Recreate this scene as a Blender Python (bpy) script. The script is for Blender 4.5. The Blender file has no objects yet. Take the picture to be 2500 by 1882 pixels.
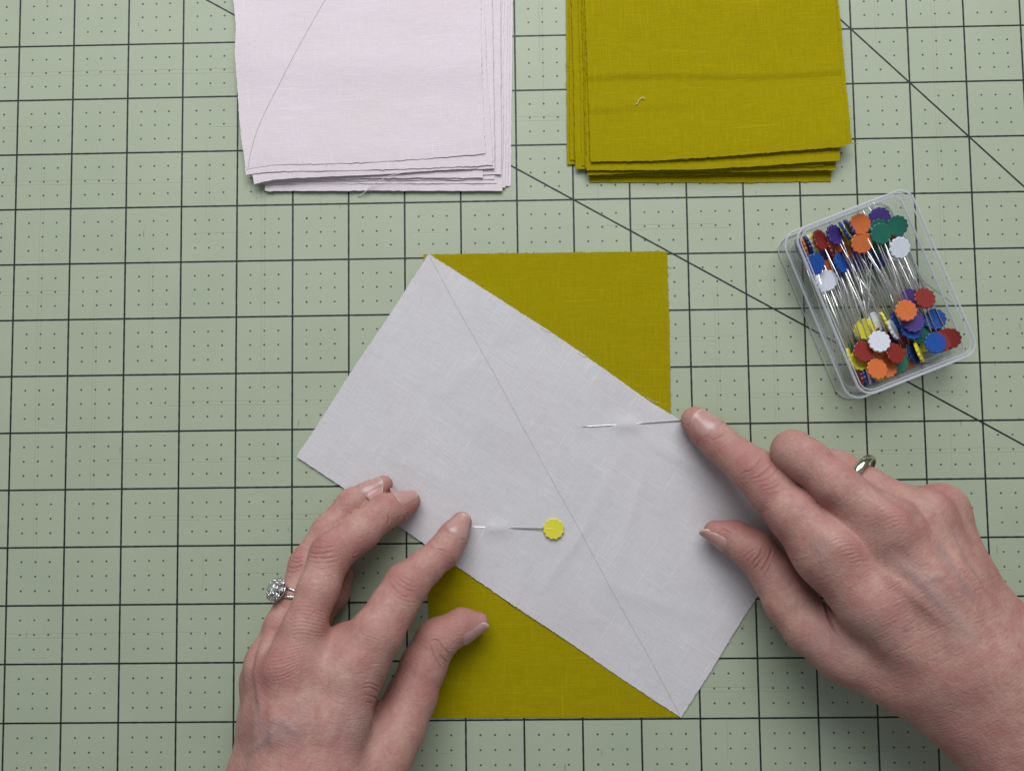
import bpy, math, random
import numpy as np
from mathutils import Vector, Matrix
random.seed(7); rng = np.random.default_rng(7)
scene = bpy.context.scene
COL = scene.collection
MM = 0.001; IN = 0.0254

# ---------------------------------------------------------------- camera
F = 1800.0                                              # focal length in photograph pixels (2500 wide)
CR = np.array([[0.99977784, 0.01417240, 0.01560157],
               [-0.01330517, 0.99843319, -0.05435194],
               [-0.01634742, 0.05413228, 0.99839995]])
CP = np.array([0.06948, 0.01739, 12.89564]) * 25.4      # mm
cam = bpy.data.cameras.new('camera'); camo = bpy.data.objects.new('camera', cam); COL.objects.link(camo)
cam.sensor_width = 36.0; cam.lens = 36.0 * F / 2500.0
cam.clip_start = 0.01; cam.clip_end = 50.0
camo.matrix_world = Matrix.LocRotScale(Vector(CP * MM), Matrix(CR.tolist()), None)
scene.camera = camo

# ---------------------------------------------------------------- light: a big soft window beyond the top of the table, a dim room
world = bpy.data.worlds.new('World'); scene.world = world; world.use_nodes = True
wn = world.node_tree.nodes; wl = world.node_tree.links
bg = wn['Background']; bg.inputs['Color'].default_value = (0.93, 0.97, 1.0, 1); bg.inputs['Strength'].default_value = 0.29
tc = wn.new('ShaderNodeTexCoord'); sp = wn.new('ShaderNodeSeparateXYZ'); rp = wn.new('ShaderNodeValToRGB')
wl.new(tc.outputs['Generated'], sp.inputs[0]); wl.new(sp.outputs['Z'], rp.inputs[0]); wl.new(rp.outputs[0], bg.inputs['Color'])
rp.color_ramp.elements[0].position = 0.0; rp.color_ramp.elements[0].color = (0.29, 0.27, 0.27, 1)
rp.color_ramp.elements[1].position = 0.9; rp.color_ramp.elements[1].color = (0.83, 0.90, 0.99, 1)
def area(name, loc, target, sx, sy, power, color):
    l = bpy.data.lights.new(name, 'AREA'); l.shape = 'RECTANGLE'; l.size = sx; l.size_y = sy; l.energy = power; l.color = color
    o = bpy.data.objects.new(name, l); COL.objects.link(o); o.location = loc
    o.rotation_euler = (Vector(target) - Vector(loc)).to_track_quat('-Z', 'Y').to_euler(); return o
area('window_light', (0.0, 0.84, 0.80), (0, 0.02, 0), 1.0, 0.7, 14.0, (0.975, 0.985, 1.01))
scene.view_settings.view_transform = 'Standard'; scene.view_settings.look = 'None'
scene.view_settings.exposure = 0.0; scene.view_settings.gamma = 1.0
scene.cycles.transparent_max_bounces = 32; scene.cycles.max_bounces = 10

# ---------------------------------------------------------------- helpers
def at(px, py, z=0.0):
    """point (mm) at height z seen at photograph pixel (px, py)"""
    d = CR @ np.array([(px - 1250) / F, -(py - 941) / F, -1.0])
    t = (z - CP[2]) / d[2]
    return CP + d * t
def proj(P):
    q = (P - CP) @ CR
    return np.c_[1250 + F * q[:, 0] / -q[:, 2], 941 - F * q[:, 1] / -q[:, 2]]
def tag(o, label=None, cat=None, group=None, kind=None):
    if label: o['label'] = label
    if cat: o['category'] = cat
    if group: o['group'] = group
    if kind: o['kind'] = kind
    return o
def mesh_obj(name, V, Fc, mat=None, parent=None, smooth=True):
    """V in mm (world or local), Fc list/array of faces"""
    me = bpy.data.meshes.new(name)
    V = np.asarray(V, dtype=np.float64) * MM
    if isinstance(Fc, np.ndarray) and Fc.ndim == 2:
        n, k = Fc.shape
        me.vertices.add(len(V)); me.vertices.foreach_set('co', V.ravel().astype(np.float32))
        me.loops.add(n * k); me.loops.foreach_set('vertex_index', Fc.ravel().astype(np.int32))
        me.polygons.add(n); me.polygons.foreach_set('loop_start', np.arange(0, n * k, k, dtype=np.int32))
        me.update(calc_edges=True); me.validate()
    else:
        me.from_pydata([tuple(v) for v in V], [], [tuple(int(i) for i in f) for f in Fc]); me.update()
    if smooth: me.polygons.foreach_set('use_smooth', [True] * len(me.polygons))
    o = bpy.data.objects.new(name, me); COL.objects.link(o)
    if mat: me.materials.append(mat)
    if parent: o.parent = parent
    return o
def empty(name, loc_mm=(0, 0, 0)):
    o = bpy.data.objects.new(name, None); COL.objects.link(o); o.location = Vector(np.asarray(loc_mm) * MM)
    o.empty_display_size = 0.01; return o
def keep_world(child, parent):
    child.parent = parent; child.matrix_parent_inverse = parent.matrix_basis.inverted()
def float_attr(o, name, rgb):
    a = o.data.color_attributes.new(name, 'FLOAT_COLOR', 'POINT')
    c = np.ones((len(o.data.vertices), 4), np.float32); c[:, :3] = rgb
    a.data.foreach_set('color', c.ravel())

class NT:
    def __init__(s, name):
        s.m = bpy.data.materials.new(name); s.m.use_nodes = True; s.n = s.m.node_tree.nodes; s.l = s.m.node_tree.links
        s.p = s.n['Principled BSDF']; s.out = s.n['Material Output']
    def node(s, t, **kw):
        n = s.n.new(t)
        for k, v in kw.items(): setattr(n, k, v)
        return n
    def put(s, inp, v):
        if isinstance(v, bpy.types.NodeSocket): s.l.new(v, inp)
        elif v is not None: inp.default_value = v
    def math(s, op, a, b=None, c=None, clamp=False):
        n = s.node('ShaderNodeMath', operation=op, use_clamp=clamp); s.put(n.inputs[0], a); s.put(n.inputs[1], b); s.put(n.inputs[2], c); return n.outputs[0]
    def mix(s, f, a, b, mode='MIX'):
        n = s.node('ShaderNodeMix', data_type='RGBA', blend_type=mode); s.put(n.inputs[0], f); s.put(n.inputs[6], a); s.put(n.inputs[7], b); return n.outputs[2]
    def coords(s, kind='Object'): return s.node('ShaderNodeTexCoord').outputs[kind]
    def mapping(s, v, scale=(1, 1, 1), rot=(0, 0, 0), loc=(0, 0, 0)):
        n = s.node('ShaderNodeMapping'); s.put(n.inputs[0], v); n.inputs['Scale'].default_value = scale; n.inputs['Rotation'].default_value = rot; n.inputs['Location'].default_value = loc; return n.outputs[0]
    def noise(s, v, scale, detail=2, rough=0.5, dist=0.0):
        n = s.node('ShaderNodeTexNoise'); s.put(n.inputs['Vector'], v); n.inputs['Scale'].default_value = scale; n.inputs['Detail'].default_value = detail; n.inputs['Roughness'].default_value = rough; n.inputs['Distortion'].default_value = dist; return n.outputs['Fac']
    def ramp(s, f, stops):
        n = s.node('ShaderNodeMapRange'); s.put(n.inputs[0], f); n.inputs[1].default_value = stops[0]; n.inputs[2].default_value = stops[1]; n.inputs[3].default_value = stops[2]; n.inputs[4].default_value = stops[3]; return n.outputs[0]
    def bump(s, h, strength, dist, normal=None):
        n = s.node('ShaderNodeBump'); s.put(n.inputs['Height'], h); n.inputs['Strength'].default_value = strength; n.inputs['Distance'].default_value = dist
        if normal: s.l.new(normal, n.inputs['Normal'])
        return n.outputs[0]
    def xyz(s, v):
        n = s.node('ShaderNodeSeparateXYZ'); s.put(n.inputs[0], v); return n.outputs

# ---------------------------------------------------------------- materials
def mat_mat():
    t = NT('green_mat_vinyl'); c = t.coords(); ci = t.mapping(c, scale=(1 / IN,) * 3)
    wob = t.math('MULTIPLY', t.math('SUBTRACT', t.noise(ci, 9, 3), 0.5), 0.010)
    x, y, z = t.xyz(ci)
    px = t.math('PINGPONG', x, 0.5); py = t.math('PINGPONG', y, 0.5)
    dl = t.math('MINIMUM', px, py)
    d45 = t.math('MULTIPLY', t.math('ABSOLUTE', t.math('SUBTRACT', t.math('ADD', x, y), 13.0)), 0.7071)
    d30 = t.math('MULTIPLY', t.math('ABSOLUTE', t.math('ADD', t.math('MULTIPLY', t.math('SUBTRACT', x, 1.0), 0.57735), t.math('SUBTRACT', y, 4.0))), 0.866)
    dd = t.math('MINIMUM', dl, t.math('MINIMUM', d45, d30))
    line = t.ramp(t.math('ADD', dd, wob), (0.0138, 0.0180, 1, 0))
    qx = t.math('DIVIDE', t.math('PINGPONG', t.math('MULTIPLY', x, 4.0), 0.5), 4.0); qy = t.math('DIVIDE', t.math('PINGPONG', t.math('MULTIPLY', y, 4.0), 0.5), 4.0)
    r = t.math('SQRT', t.math('ADD', t.math('MULTIPLY', qx, qx), t.math('MULTIPLY', qy, qy)))
    dot = t.math('MULTIPLY', t.ramp(t.math('ADD', r, wob), (0.015, 0.021, 1, 0)), t.math('GREATER_THAN', dl, 0.1))
    ink = t.math('MAXIMUM', line, t.math('MULTIPLY', dot, 0.84))
    wear = t.ramp(t.noise(t.mapping(ci, scale=(1, 1, 1)), 26, 4, 0.7), (0.30, 0.36, 0.92, 1))
    ink = t.math('MULTIPLY', ink, wear)
    base = t.mix(t.ramp(t.noise(ci, 0.7, 4, 0.6), (0.3, 0.7, 0, 1)), (0.364, 0.422, 0.296, 1), (0.400, 0.456, 0.325, 1))
    base = t.mix(t.ramp(t.noise(ci, 60, 2, 0.6), (0.3, 0.7, 0, 0.22)), base, (0.48, 0.52, 0.40, 1))
    # old blade cuts: thin pale or brownish lines on the half and quarter positions, broken up by noise
    cutv = t.ramp(t.math('ADD', t.math('ABSOLUTE', t.math('SUBTRACT', t.math('PINGPONG', t.math('ADD', x, t.math('MULTIPLY', t.noise(t.mapping(ci, scale=(0.3, 0.08, 1)), 3, 1), 0.06)), 0.5), 0.47)), 0), (0.003, 0.008, 1, 0))
    mv = t.math('GREATER_THAN', t.noise(t.mapping(ci, scale=(1.1, 0.16, 1), loc=(3, 1, 0)), 1.3, 2), 0.56)
    cuth = t.ramp(t.math('ABSOLUTE', t.math('SUBTRACT', t.math('PINGPONG', t.math('ADD', y, t.math('MULTIPLY', t.noise(t.mapping(ci, scale=(0.08, 0.3, 1)), 3, 1), 0.05)), 0.5), 0.462)), (0.003, 0.008, 1, 0))
    mh = t.math('GREATER_THAN', t.noise(t.mapping(ci, scale=(0.14, 1.2, 1), loc=(7, 2, 0)), 1.3, 2), 0.55)
    cut = t.math('MAXIMUM', t.math('MULTIPLY', cutv, mv), t.math('MULTIPLY', cuth, mh))
    base = t.mix(t.math('MULTIPLY', cut, 0.17), base, (0.28, 0.29, 0.16, 1))
    # short random scuffs
    v = t.node('ShaderNodeTexVoronoi', feature='F1'); t.put(v.inputs['Vector'], t.mapping(ci, scale=(9.0, 1.5, 1), rot=(0, 0, 0.5))); v.inputs['Scale'].default_value = 0.45
    sc = t.math('MULTIPLY', t.ramp(v.outputs['Distance'], (0.035, 0.06, 1, 0)), t.math('GREATER_THAN', t.noise(ci, 2.1, 2), 0.5))
    base = t.mix(t.math('MULTIPLY', sc, 0.55), base, (0.16, 0.18, 0.13, 1))
    spk = t.ramp(t.noise(t.mapping(ci, loc=(5, 9, 0)), 14, 1), (0.77, 0.80, 0, 0.7))
    base = t.mix(spk, base, (0.48, 0.50, 0.36, 1))
    col = t.mix(ink, base, (0.006, 0.011, 0.010, 1))
    t.put(t.p.inputs['Base Color'], col); t.p.inputs['Roughness'].default_value = 0.55
    h = t.math('SUBTRACT', t.noise(ci, 46, 4, 0.65), t.math('MULTIPLY', cut, 0.6))
    t.put(t.p.inputs['Normal'], t.bump(h, 0.5, 0.00022)); return t.m
def cloth(name, ca, cb, thread, slub=0.16, mott=None):
    t = NT(name); uv = t.coords('UV')                       # uv in mm along the piece
    def streak(sx, sy, loc):
        return t.noise(t.mapping(uv, scale=(sx, sy, 1), loc=loc), 1.0, 2, 0.55)
    a = streak(2.9, 0.22, (0, 0, 0)); b = streak(0.22, 2.9, (9, 4, 0))
    a2 = streak(2.4, 0.06, (2, 2, 0)); b2 = streak(0.06, 2.4, (5, 4, 0)); gr = t.noise(uv, 2.3, 2, 0.6)
    x, y, z = t.xyz(uv)
    wx = t.math('SINE', t.math('MULTIPLY', x, 2 * math.pi / thread)); wy = t.math('SINE', t.math('MULTIPLY', y, 2 * math.pi / thread))
    weave = t.math('MULTIPLY', wx, wy)
    sl = t.math('ADD', t.math('MULTIPLY', t.math('ADD', t.math('ADD', a, b), t.math('ADD', a2, b2)), 0.72), t.math('ADD', 0.06, gr))           # about 2
    f = t.math('ADD', t.math('MULTIPLY', t.math('SUBTRACT', sl, 2.0), slub * 2.8), t.math('ADD', 0.5, t.math('MULTIPLY', weave, 0.52)), clamp=True)
    col = t.mix(f, ca, cb)
    s1 = t.ramp(streak(2.6, 0.035, (31, 7, 0)), (0.66, 0.70, 0, 0.45)); s2 = t.ramp(streak(0.035, 2.6, (17, 3, 0)), (0.66, 0.70, 0, 0.45))
    col = t.mix(t.math('MAXIMUM', s1, s2), col, tuple(min(1, 1.22 * v) for v in cb[:3]) + (1,))
    if mott:
        col = t.mix(t.ramp(t.noise(uv, 0.035, 3, 0.55), (0.45, 0.72, 0, mott[1])), col, mott[0])
        col = t.mix(t.ramp(t.noise(t.mapping(uv, loc=(50, 20, 0)), 0.028, 2, 0.5), (0.5, 0.75, 0, mott[3])), col, mott[2])
    t.put(t.p.inputs['Base Color'], col); t.p.inputs['Roughness'].default_value = 0.9
    t.p.inputs['Specular IOR Level'].default_value = 0.08
    h = t.math('ADD', t.math('MULTIPLY', sl, 0.6), t.math('MULTIPLY', weave, 0.25))
    wr = t.noise(t.mapping(uv, scale=(0.045, 0.06, 1)), 1.0, 3, 0.55)
    n1 = t.bump(wr, 0.6, 0.0009)
    t.put(t.p.inputs['Normal'], t.bump(h, 0.7, 0.00022, n1)); return t.m
def plain(name, col, rough=0.5, metal=0.0, **kw):
    t = NT(name); t.p.inputs['Base Color'].default_value = (*col, 1); t.p.inputs['Roughness'].default_value = rough; t.p.inputs['Metallic'].default_value = metal
    for k, v in kw.items(): t.p.inputs[k.replace('_', ' ')].default_value = v
    return t.m
def plastic(name, col):
    t = NT(name); c = t.coords(); n = t.noise(c, 900, 2)
    t.put(t.p.inputs['Base Color'], t.mix(t.ramp(t.noise(c, 300, 2), (0.3, 0.7, 0, 0.25)), (*col, 1), (*[min(1, x * 1.15 + 0.01) for x in col], 1)))
    t.p.inputs['Roughness'].default_value = 0.36
    t.put(t.p.inputs['Normal'], t.bump(n, 0.06, 0.0001)); return t.m
def skin(name):
    t = NT(name); c = t.coords(); at_ = t.node('ShaderNodeAttribute', attribute_name='tone'); s3 = t.node('ShaderNodeSeparateColor'); t.l.new(at_.outputs['Color'], s3.inputs[0])
    red, vein, pale = s3.outputs[0], s3.outputs[1], s3.outputs[2]
    mot = t.noise(c, 75, 4, 0.6); fine = t.noise(c, 520, 3, 0.6)
    base = t.mix(t.ramp(mot, (0.35, 0.68, 0, 1)), (0.450, 0.240, 0.202, 1), (0.510, 0.308, 0.245, 1))
    base = t.mix(t.ramp(t.noise(t.mapping(c, loc=(3, 3, 3)), 140, 3, 0.6), (0.42, 0.68, 0, 0.70)), base, (0.41, 0.168, 0.150, 1))
    base = t.mix(t.math('MULTIPLY', red, 0.62, clamp=True), base, (0.37, 0.125, 0.115, 1))
    base = t.mix(t.math('MULTIPLY', vein, 0.75, clamp=True), base, (0.285, 0.235, 0.235, 1))
    base = t.mix(t.math('MULTIPLY', pale, 0.8, clamp=True), base, (0.58, 0.41, 0.34, 1))
    base = t.mix(t.ramp(fine, (0.35, 0.7, 0, 0.38)), base, (0.32, 0.16, 0.145, 1))
    t.put(t.p.inputs['Base Color'], base)
    t.put(t.p.inputs['Roughness'], t.ramp(fine, (0.3, 0.7, 0.50, 0.62)))
    t.p.inputs['Subsurface Weight'].default_value = 0.12; t.p.inputs['Subsurface Radius'].default_value = (1.0, 0.35, 0.2); t.p.inputs['Subsurface Scale'].default_value = 0.0022
    t.p.inputs['Specular IOR Level'].default_value = 0.34
    uvn = t.coords('UV')                                     # u along the hand, v across: fine cross wrinkles
    w1 = t.noise(t.mapping(uvn, scale=(1.5, 0.22, 1)), 1.0, 3, 0.6, 0.6)
    vo = t.node('ShaderNodeTexVoronoi', feature='F1'); t.put(vo.inputs['Vector'], t.mapping(c, scale=(1, 1, 1))); vo.inputs['Scale'].default_value = 950
    h = t.math('ADD', t.math('MULTIPLY', w1, 1.1), t.math('MULTIPLY', vo.outputs['Distance'], 0.5))
    h = t.math('ADD', h, t.math('MULTIPLY', fine, 0.5))
    t.put(t.p.inputs['Normal'], t.bump(h, 0.55, 0.00036)); return t.m
def nail_mat():
    t = NT('fingernail_keratin'); a = t.node('ShaderNodeAttribute', attribute_name='tone')
    n = t.noise(t.coords(), 400, 2)
    t.put(t.p.inputs['Base Color'], t.mix(t.ramp(n, (0.3, 0.7, 0, 0.12)), a.outputs['Color'], (0.62, 0.45, 0.40, 1)))
    t.p.inputs['Roughness'].default_value = 0.30; t.p.inputs['Subsurface Weight'].default_value = 0.15; t.p.inputs['Subsurface Scale'].default_value = 0.001
    return t.m
def clear_plastic(name='clear_polystyrene', haze=0.010):
    t = NT(name); t.n.remove(t.p)
    tr = t.node('ShaderNodeBsdfTransparent'); tr.inputs[0].default_value = (0.985, 0.987, 0.99, 1)
    gl = t.node('ShaderNodeBsdfGlossy'); gl.inputs['Color'].default_value = (0.95, 0.96, 1, 1); gl.inputs['Roughness'].default_value = 0.14
    df = t.node('ShaderNodeBsdfTranslucent'); df.inputs[0].default_value = (0.80, 0.83, 0.88, 1)
    lw = t.node('ShaderNodeLayerWeight'); lw.inputs['Blend'].default_value = 0.5; fc = lw.outputs['Facing']
    f4 = t.math('POWER', fc, 4.0)
    m1 = t.node('ShaderNodeMixShader'); t.put(m1.inputs[0], t.math('ADD', 0.02, t.math('MULTIPLY', f4, 0.22))); t.l.new(tr.outputs[0], m1.inputs[1]); t.l.new(gl.outputs[0], m1.inputs[2])
    d2 = t.node('ShaderNodeBsdfDiffuse'); d2.inputs[0].default_value = (0.86, 0.88, 0.92, 1)
    ds = t.node('ShaderNodeMixShader'); ds.inputs[0].default_value = 0.5; t.l.new(df.outputs[0], ds.inputs[1]); t.l.new(d2.outputs[0], ds.inputs[2])
    m2 = t.node('ShaderNodeMixShader'); t.put(m2.inputs[0], t.math('ADD', haze, t.math('MULTIPLY', f4, 0.30))); t.l.new(m1.outputs[0], m2.inputs[1]); t.l.new(ds.outputs[0], m2.inputs[2])
    t.l.new(m2.outputs[0], t.out.inputs[0]); return t.m

M_MAT = mat_mat()
M_PINK = cloth('blush_cotton', (0.69, 0.605, 0.645, 1), (0.86, 0.775, 0.805, 1), 0.55, 0.15, ((0.74, 0.70, 0.66, 1), 0.35, (0.82, 0.63, 0.65, 1), 0.30))
M_PALE = cloth('pale_lilac_cotton', (0.530, 0.510, 0.525, 1), (0.800, 0.775, 0.785, 1), 0.60, 0.19, ((0.56, 0.54, 0.52, 1), 0.28, (0.62, 0.54, 0.56, 1), 0.2))
M_OLIVE = cloth('mustard_cotton', (0.215, 0.172, 0.001, 1), (0.470, 0.388, 0.003, 1), 0.60, 0.17)
M_STEEL = plain('pin_steel', (0.88, 0.87, 0.85), 0.30, 1.0)
M_SILVER = plain('ring_silver', (0.66, 0.66, 0.66), 0.16, 1.0)
M_GOLD = plain('ring_pale_gold', (0.62, 0.62, 0.50), 0.10, 1.0)
M_GEM = plain('cut_stone', (0.72, 0.74, 0.70), 0.03, 0.0, Transmission_Weight=0.75, IOR=2.2)
M_PENCIL = plain('pencil_graphite', (0.42, 0.40, 0.42), 0.7)
M_CLEAR = clear_plastic(); M_EDGE_GLINT = clear_plastic('polystyrene_edge_glint', 0.62)  # the second is whitened to imitate internal reflection along the box edges
M_SKIN = skin('hand_skin'); M_NAIL = nail_mat()
M_LINT = plain('loose_cotton_fibre', (0.72, 0.68, 0.62), 0.9)
M_LINTO = plain('mustard_fibre', (0.46, 0.38, 0.03), 0.9)
M_WOOD = NT('table_wood'); _w = M_WOOD.noise(M_WOOD.mapping(M_WOOD.coords(), scale=(2, 40, 2)), 2, 4)
M_WOOD.put(M_WOOD.p.inputs['Base Color'], M_WOOD.mix(_w, (0.20, 0.11, 0.055, 1), (0.36, 0.22, 0.12, 1))); M_WOOD = M_WOOD.m
PLAST = {k: plastic(k.replace(' ', '_') + '_plastic', c) for k, c in {
    'orange': (0.62, 0.155, 0.035), 'dark red': (0.235, 0.022, 0.014), 'blue': (0.008, 0.070, 0.320), 'purple': (0.060, 0.033, 0.200),
    'green': (0.010, 0.130, 0.085), 'white': (0.66, 0.70, 0.76), 'yellow': (0.72, 0.66, 0.045), 'navy': (0.006, 0.03, 0.14)}.items()}

# ---------------------------------------------------------------- table and cutting mat
def slab(name, x0, x1, y0, y1, z0, z1, r, mat, bev=0.4):
    pts = []
    for cx, cy, a0 in ((x1 - r, y1 - r, 0), (x0 + r, y1 - r, 90), (x0 + r, y0 + r, 180), (x1 - r, y0 + r, 270)):
        for k in range(7):
            a = math.radians(a0 + 15 * k); pts.append((cx + r * math.cos(a), cy + r * math.sin(a)))
    n = len(pts); V = [(*p, z0) for p in pts] + [(*p, z1 - bev) for p in pts]
    cx, cy = (x0 + x1) / 2, (y0 + y1) / 2
    V += [(x - bev * np.sign(x - cx), y - bev * np.sign(y - cy), z1) for x, y in pts]
    Fc = [tuple(range(n - 1, -1, -1)), tuple(range(2 * n, 3 * n))]
    for k in range(2):
        Fc += [(k * n + i, k * n + (i + 1) % n, (k + 1) * n + (i + 1) % n, (k + 1) * n + i) for i in range(n)]
    return mesh_obj(name, V, Fc, mat, smooth=False)
tag(slab('tabletop', -700, 700, -420, 480, -30, -3.0, 10, M_WOOD, 2), kind='structure')
tag(slab('cutting_mat', -300, 300, -250, 250, -2.6, 0.0, 6, M_MAT),
    'pale green cutting mat with a black inch grid, quarter inch dots and two slanted lines', 'cutting mat')

# ---------------------------------------------------------------- tubes and threads
def tube(P, R, n=8, cap=True):
    P = np.asarray(P, float); m = len(P); R = np.broadcast_to(np.asarray(R, float), (m,))
    T = np.gradient(P, axis=0); T /= np.linalg.norm(T, axis=1)[:, None]
    u = np.cross(T[0], [0, 0, 1.0]); u = u / np.linalg.norm(u) if np.linalg.norm(u) > 1e-6 else np.array([1.0, 0, 0])
    V = []
    for i in range(m):
        u = u - T[i] * (u @ T[i]); u /= np.linalg.norm(u); w = np.cross(T[i], u)
        for k in range(n):
            a = 2 * math.pi * k / n; V.append(P[i] + R[i] * (math.cos(a) * u + math.sin(a) * w))
    Fc = [(i * n + k, i * n + (k + 1) % n, (i + 1) * n + (k + 1) % n, (i + 1) * n + k) for i in range(m - 1) for k in range(n)]
    if cap: Fc += [tuple(range(n - 1, -1, -1)), tuple(range((m - 1) * n, m * n))]
    return V, Fc
def spline(P, n):
    P = np.asarray(P, float); t = np.linspace(0, len(P) - 1, n); out = []
    Q = np.vstack([2 * P[0] - P[1], P, 2 * P[-1] - P[-2]])
    for s in t:
        i = min(int(s), len(P) - 2); f = s - i; a, b, c, d = Q[i], Q[i + 1], Q[i + 2], Q[i + 3]
        out.append(0.5 * ((2 * b) + (c - a) * f + (2 * a - 5 * b + 4 * c - d) * f * f + (-a + 3 * b - 3 * c + d) * f ** 3))
    return np.array(out)
class MB:
    def __init__(s): s.V = []; s.F = []
    def add(s, V, Fc):
        o = len(s.V); s.V += [tuple(v) for v in V]; s.F += [tuple(i + o for i in f) for f in Fc]
    def build(s, name, mat, parent=None, smooth=True): return mesh_obj(name, s.V, s.F, mat, parent, smooth)

# ---------------------------------------------------------------- cloth pieces
def smoothnoise(n, step, amp, seed):
    r = np.random.default_rng(seed); k = max(4, int(n / step) + 3); v = r.normal(0, 1, k)
    x = np.linspace(0, k - 2, n); i = x.astype(int); f = x - i; f = f * f * (3 - 2 * f)
    return amp * (v[i] * (1 - f) + v[np.minimum(i + 1, k - 1)] * f)
def polycurve(pts, n):
    """resample a polyline of mm points to n points; corners rounded a little, no overshoot"""
    P = np.array(pts, float); d = np.r_[0, np.cumsum(np.linalg.norm(np.diff(P, axis=0), axis=1))]; m = 600
    s = np.linspace(0, d[-1], m); Q = np.c_[[np.interp(s, d, P[:, k]) for k in range(P.shape[1])]].T
    for _ in range(3):
        k = max(1, int(m * 4.0 / d[-1])); w = np.ones(2 * k + 1) / (2 * k + 1)
        E0 = 2 * Q[0] - Q[k:0:-1]; E1 = 2 * Q[-1] - Q[-2:-k - 2:-1]; X_ = np.vstack([E0, Q, E1])
        Q = np.c_[[np.convolve(X_[:, c], w, 'valid') for c in range(P.shape[1])]].T
    Q[0], Q[-1] = P[0], P[-1]; i = np.linspace(0, m - 1, n)
    return np.c_[[np.interp(i, np.arange(m), Q[:, k]) for k in range(P.shape[1])]].T
def cloth_piece(name, B, Rr, Tt, L, zf, mat, cell=2.0, seed=1, thick=0.22, fray=0.10, fringe=None, fringe_sides='BRTL'):
    """B, R, T, L: edge curves (mm, xy) bottom left>right, right bottom>top, top left>right, left bottom>top; zf(u,v,x,y)->z (mm) of the cloth's top"""
    w = np.linalg.norm(np.diff(B, axis=0), axis=1).sum(); h = np.linalg.norm(np.diff(L, axis=0), axis=1).sum()
    nx = int(w / cell) + 1; ny = int(h / cell) + 1
    b = polycurve(B, nx); t_ = polycurve(Tt, nx); l = polycurve(L, ny); r = polycurve(Rr, ny)
    u = np.linspace(0, 1, nx)[None, :, None]; v = np.linspace(0, 1, ny)[:, None, None]
    S = (1 - v) * b[None] + v * t_[None] + (1 - u) * l[:, None] + u * r[:, None]
    S -= (1 - u) * (1 - v) * b[0] + u * (1 - v) * b[-1] + (1 - u) * v * t_[0] + u * v * t_[-1]
    q = np.random.default_rng(seed)
    S[0, :, 1] += q.normal(0, fray, nx); S[-1, :, 1] += q.normal(0, fray, nx)
    S[:, 0, 0] += q.normal(0, fray, ny); S[:, -1, 0] += q.normal(0, fray, ny)
    X, Y = S[..., 0], S[..., 1]; U = np.broadcast_to(u[..., 0], X.shape); Vv = np.broadcast_to(v[..., 0], X.shape)
    Z = zf(U, Vv, X, Y)
    top = np.stack([X, Y, Z], -1).reshape(-1, 3); bot = top - [0, 0, thick]
    idx = np.arange(nx * ny).reshape(ny, nx); N = nx * ny
    q1 = np.stack([idx[:-1, :-1], idx[:-1, 1:], idx[1:, 1:], idx[1:, :-1]], -1).reshape(-1, 4)
    ring = np.r_[idx[0, :], idx[1:, -1], idx[-1, -2::-1], idx[-2:0:-1, 0]]; K = len(ring); r0 = np.arange(K) + 2 * N
    rn = np.roll(r0, -1); side = np.stack([r0, r0 + K, rn + K, rn], -1)
    o = mesh_obj(name, np.vstack([top, bot, top[ring], bot[ring]]), np.vstack([q1, q1[:, ::-1] + N, side]), mat)
    uvx = (U * w).ravel(); uvy = (Vv * h).ravel(); UV = np.c_[np.r_[uvx, uvx, uvx[ring], uvx[ring]], np.r_[uvy, uvy, uvy[ring], uvy[ring]]] + seed * 13.7
    lay = o.data.uv_layers.new(name='UVMap'); li = np.empty(len(o.data.loops), np.int32); o.data.loops.foreach_get('vertex_index', li)
    lay.data.foreach_set('uv', UV[li].astype(np.float32).ravel())
    if fringe:
        mb = MB(); edges = {'B': S[0], 'T': S[-1], 'L': S[:, 0], 'R': S[:, -1]}; zz = {'B': Z[0], 'T': Z[-1], 'L': Z[:, 0], 'R': Z[:, -1]}
        outd = {'B': (0, -1), 'T': (0, 1), 'L': (-1, 0), 'R': (1, 0)}
        for sd in fringe_sides:
            E_ = edges[sd]; tv = E_[-1] - E_[0]; tv = tv / np.linalg.norm(tv); on = np.array([tv[1], -tv[0]]) * (1 if sd in 'BR' else -1)
            if sd == 'R': on = np.array([tv[1], -tv[0]])
            if sd == 'B': on = np.array([tv[1], -tv[0]])
            for _ in range(int(fringe * np.linalg.norm(E_[-1] - E_[0]))):
                i = q.integers(1, len(E_) - 1); p = np.r_[E_[i] + tv * q.uniform(-1, 1), zz[sd][i] - 0.15]
                ln = abs(q.normal(0.15, 0.25)) + 0.15 if q.random() < 0.96 else q.uniform(1.0, 2.2)
                d = on * q.uniform(0.3, 1) + tv * q.normal(0, 0.7); d = np.r_[d / np.linalg.norm(d), 0]
                c = np.array([-d[1], d[0], 0]) * q.normal(0, 0.3) * ln
                mb.add(*tube([p - d * 0.2, p + d * ln * 0.5 + c * 0.6, p + d * ln + c], [0.075, 0.065, 0.04], 3, False))
        f = mb.build('frayed_edge', mat, o); f['kind'] = 'stuff'
    return o

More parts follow.
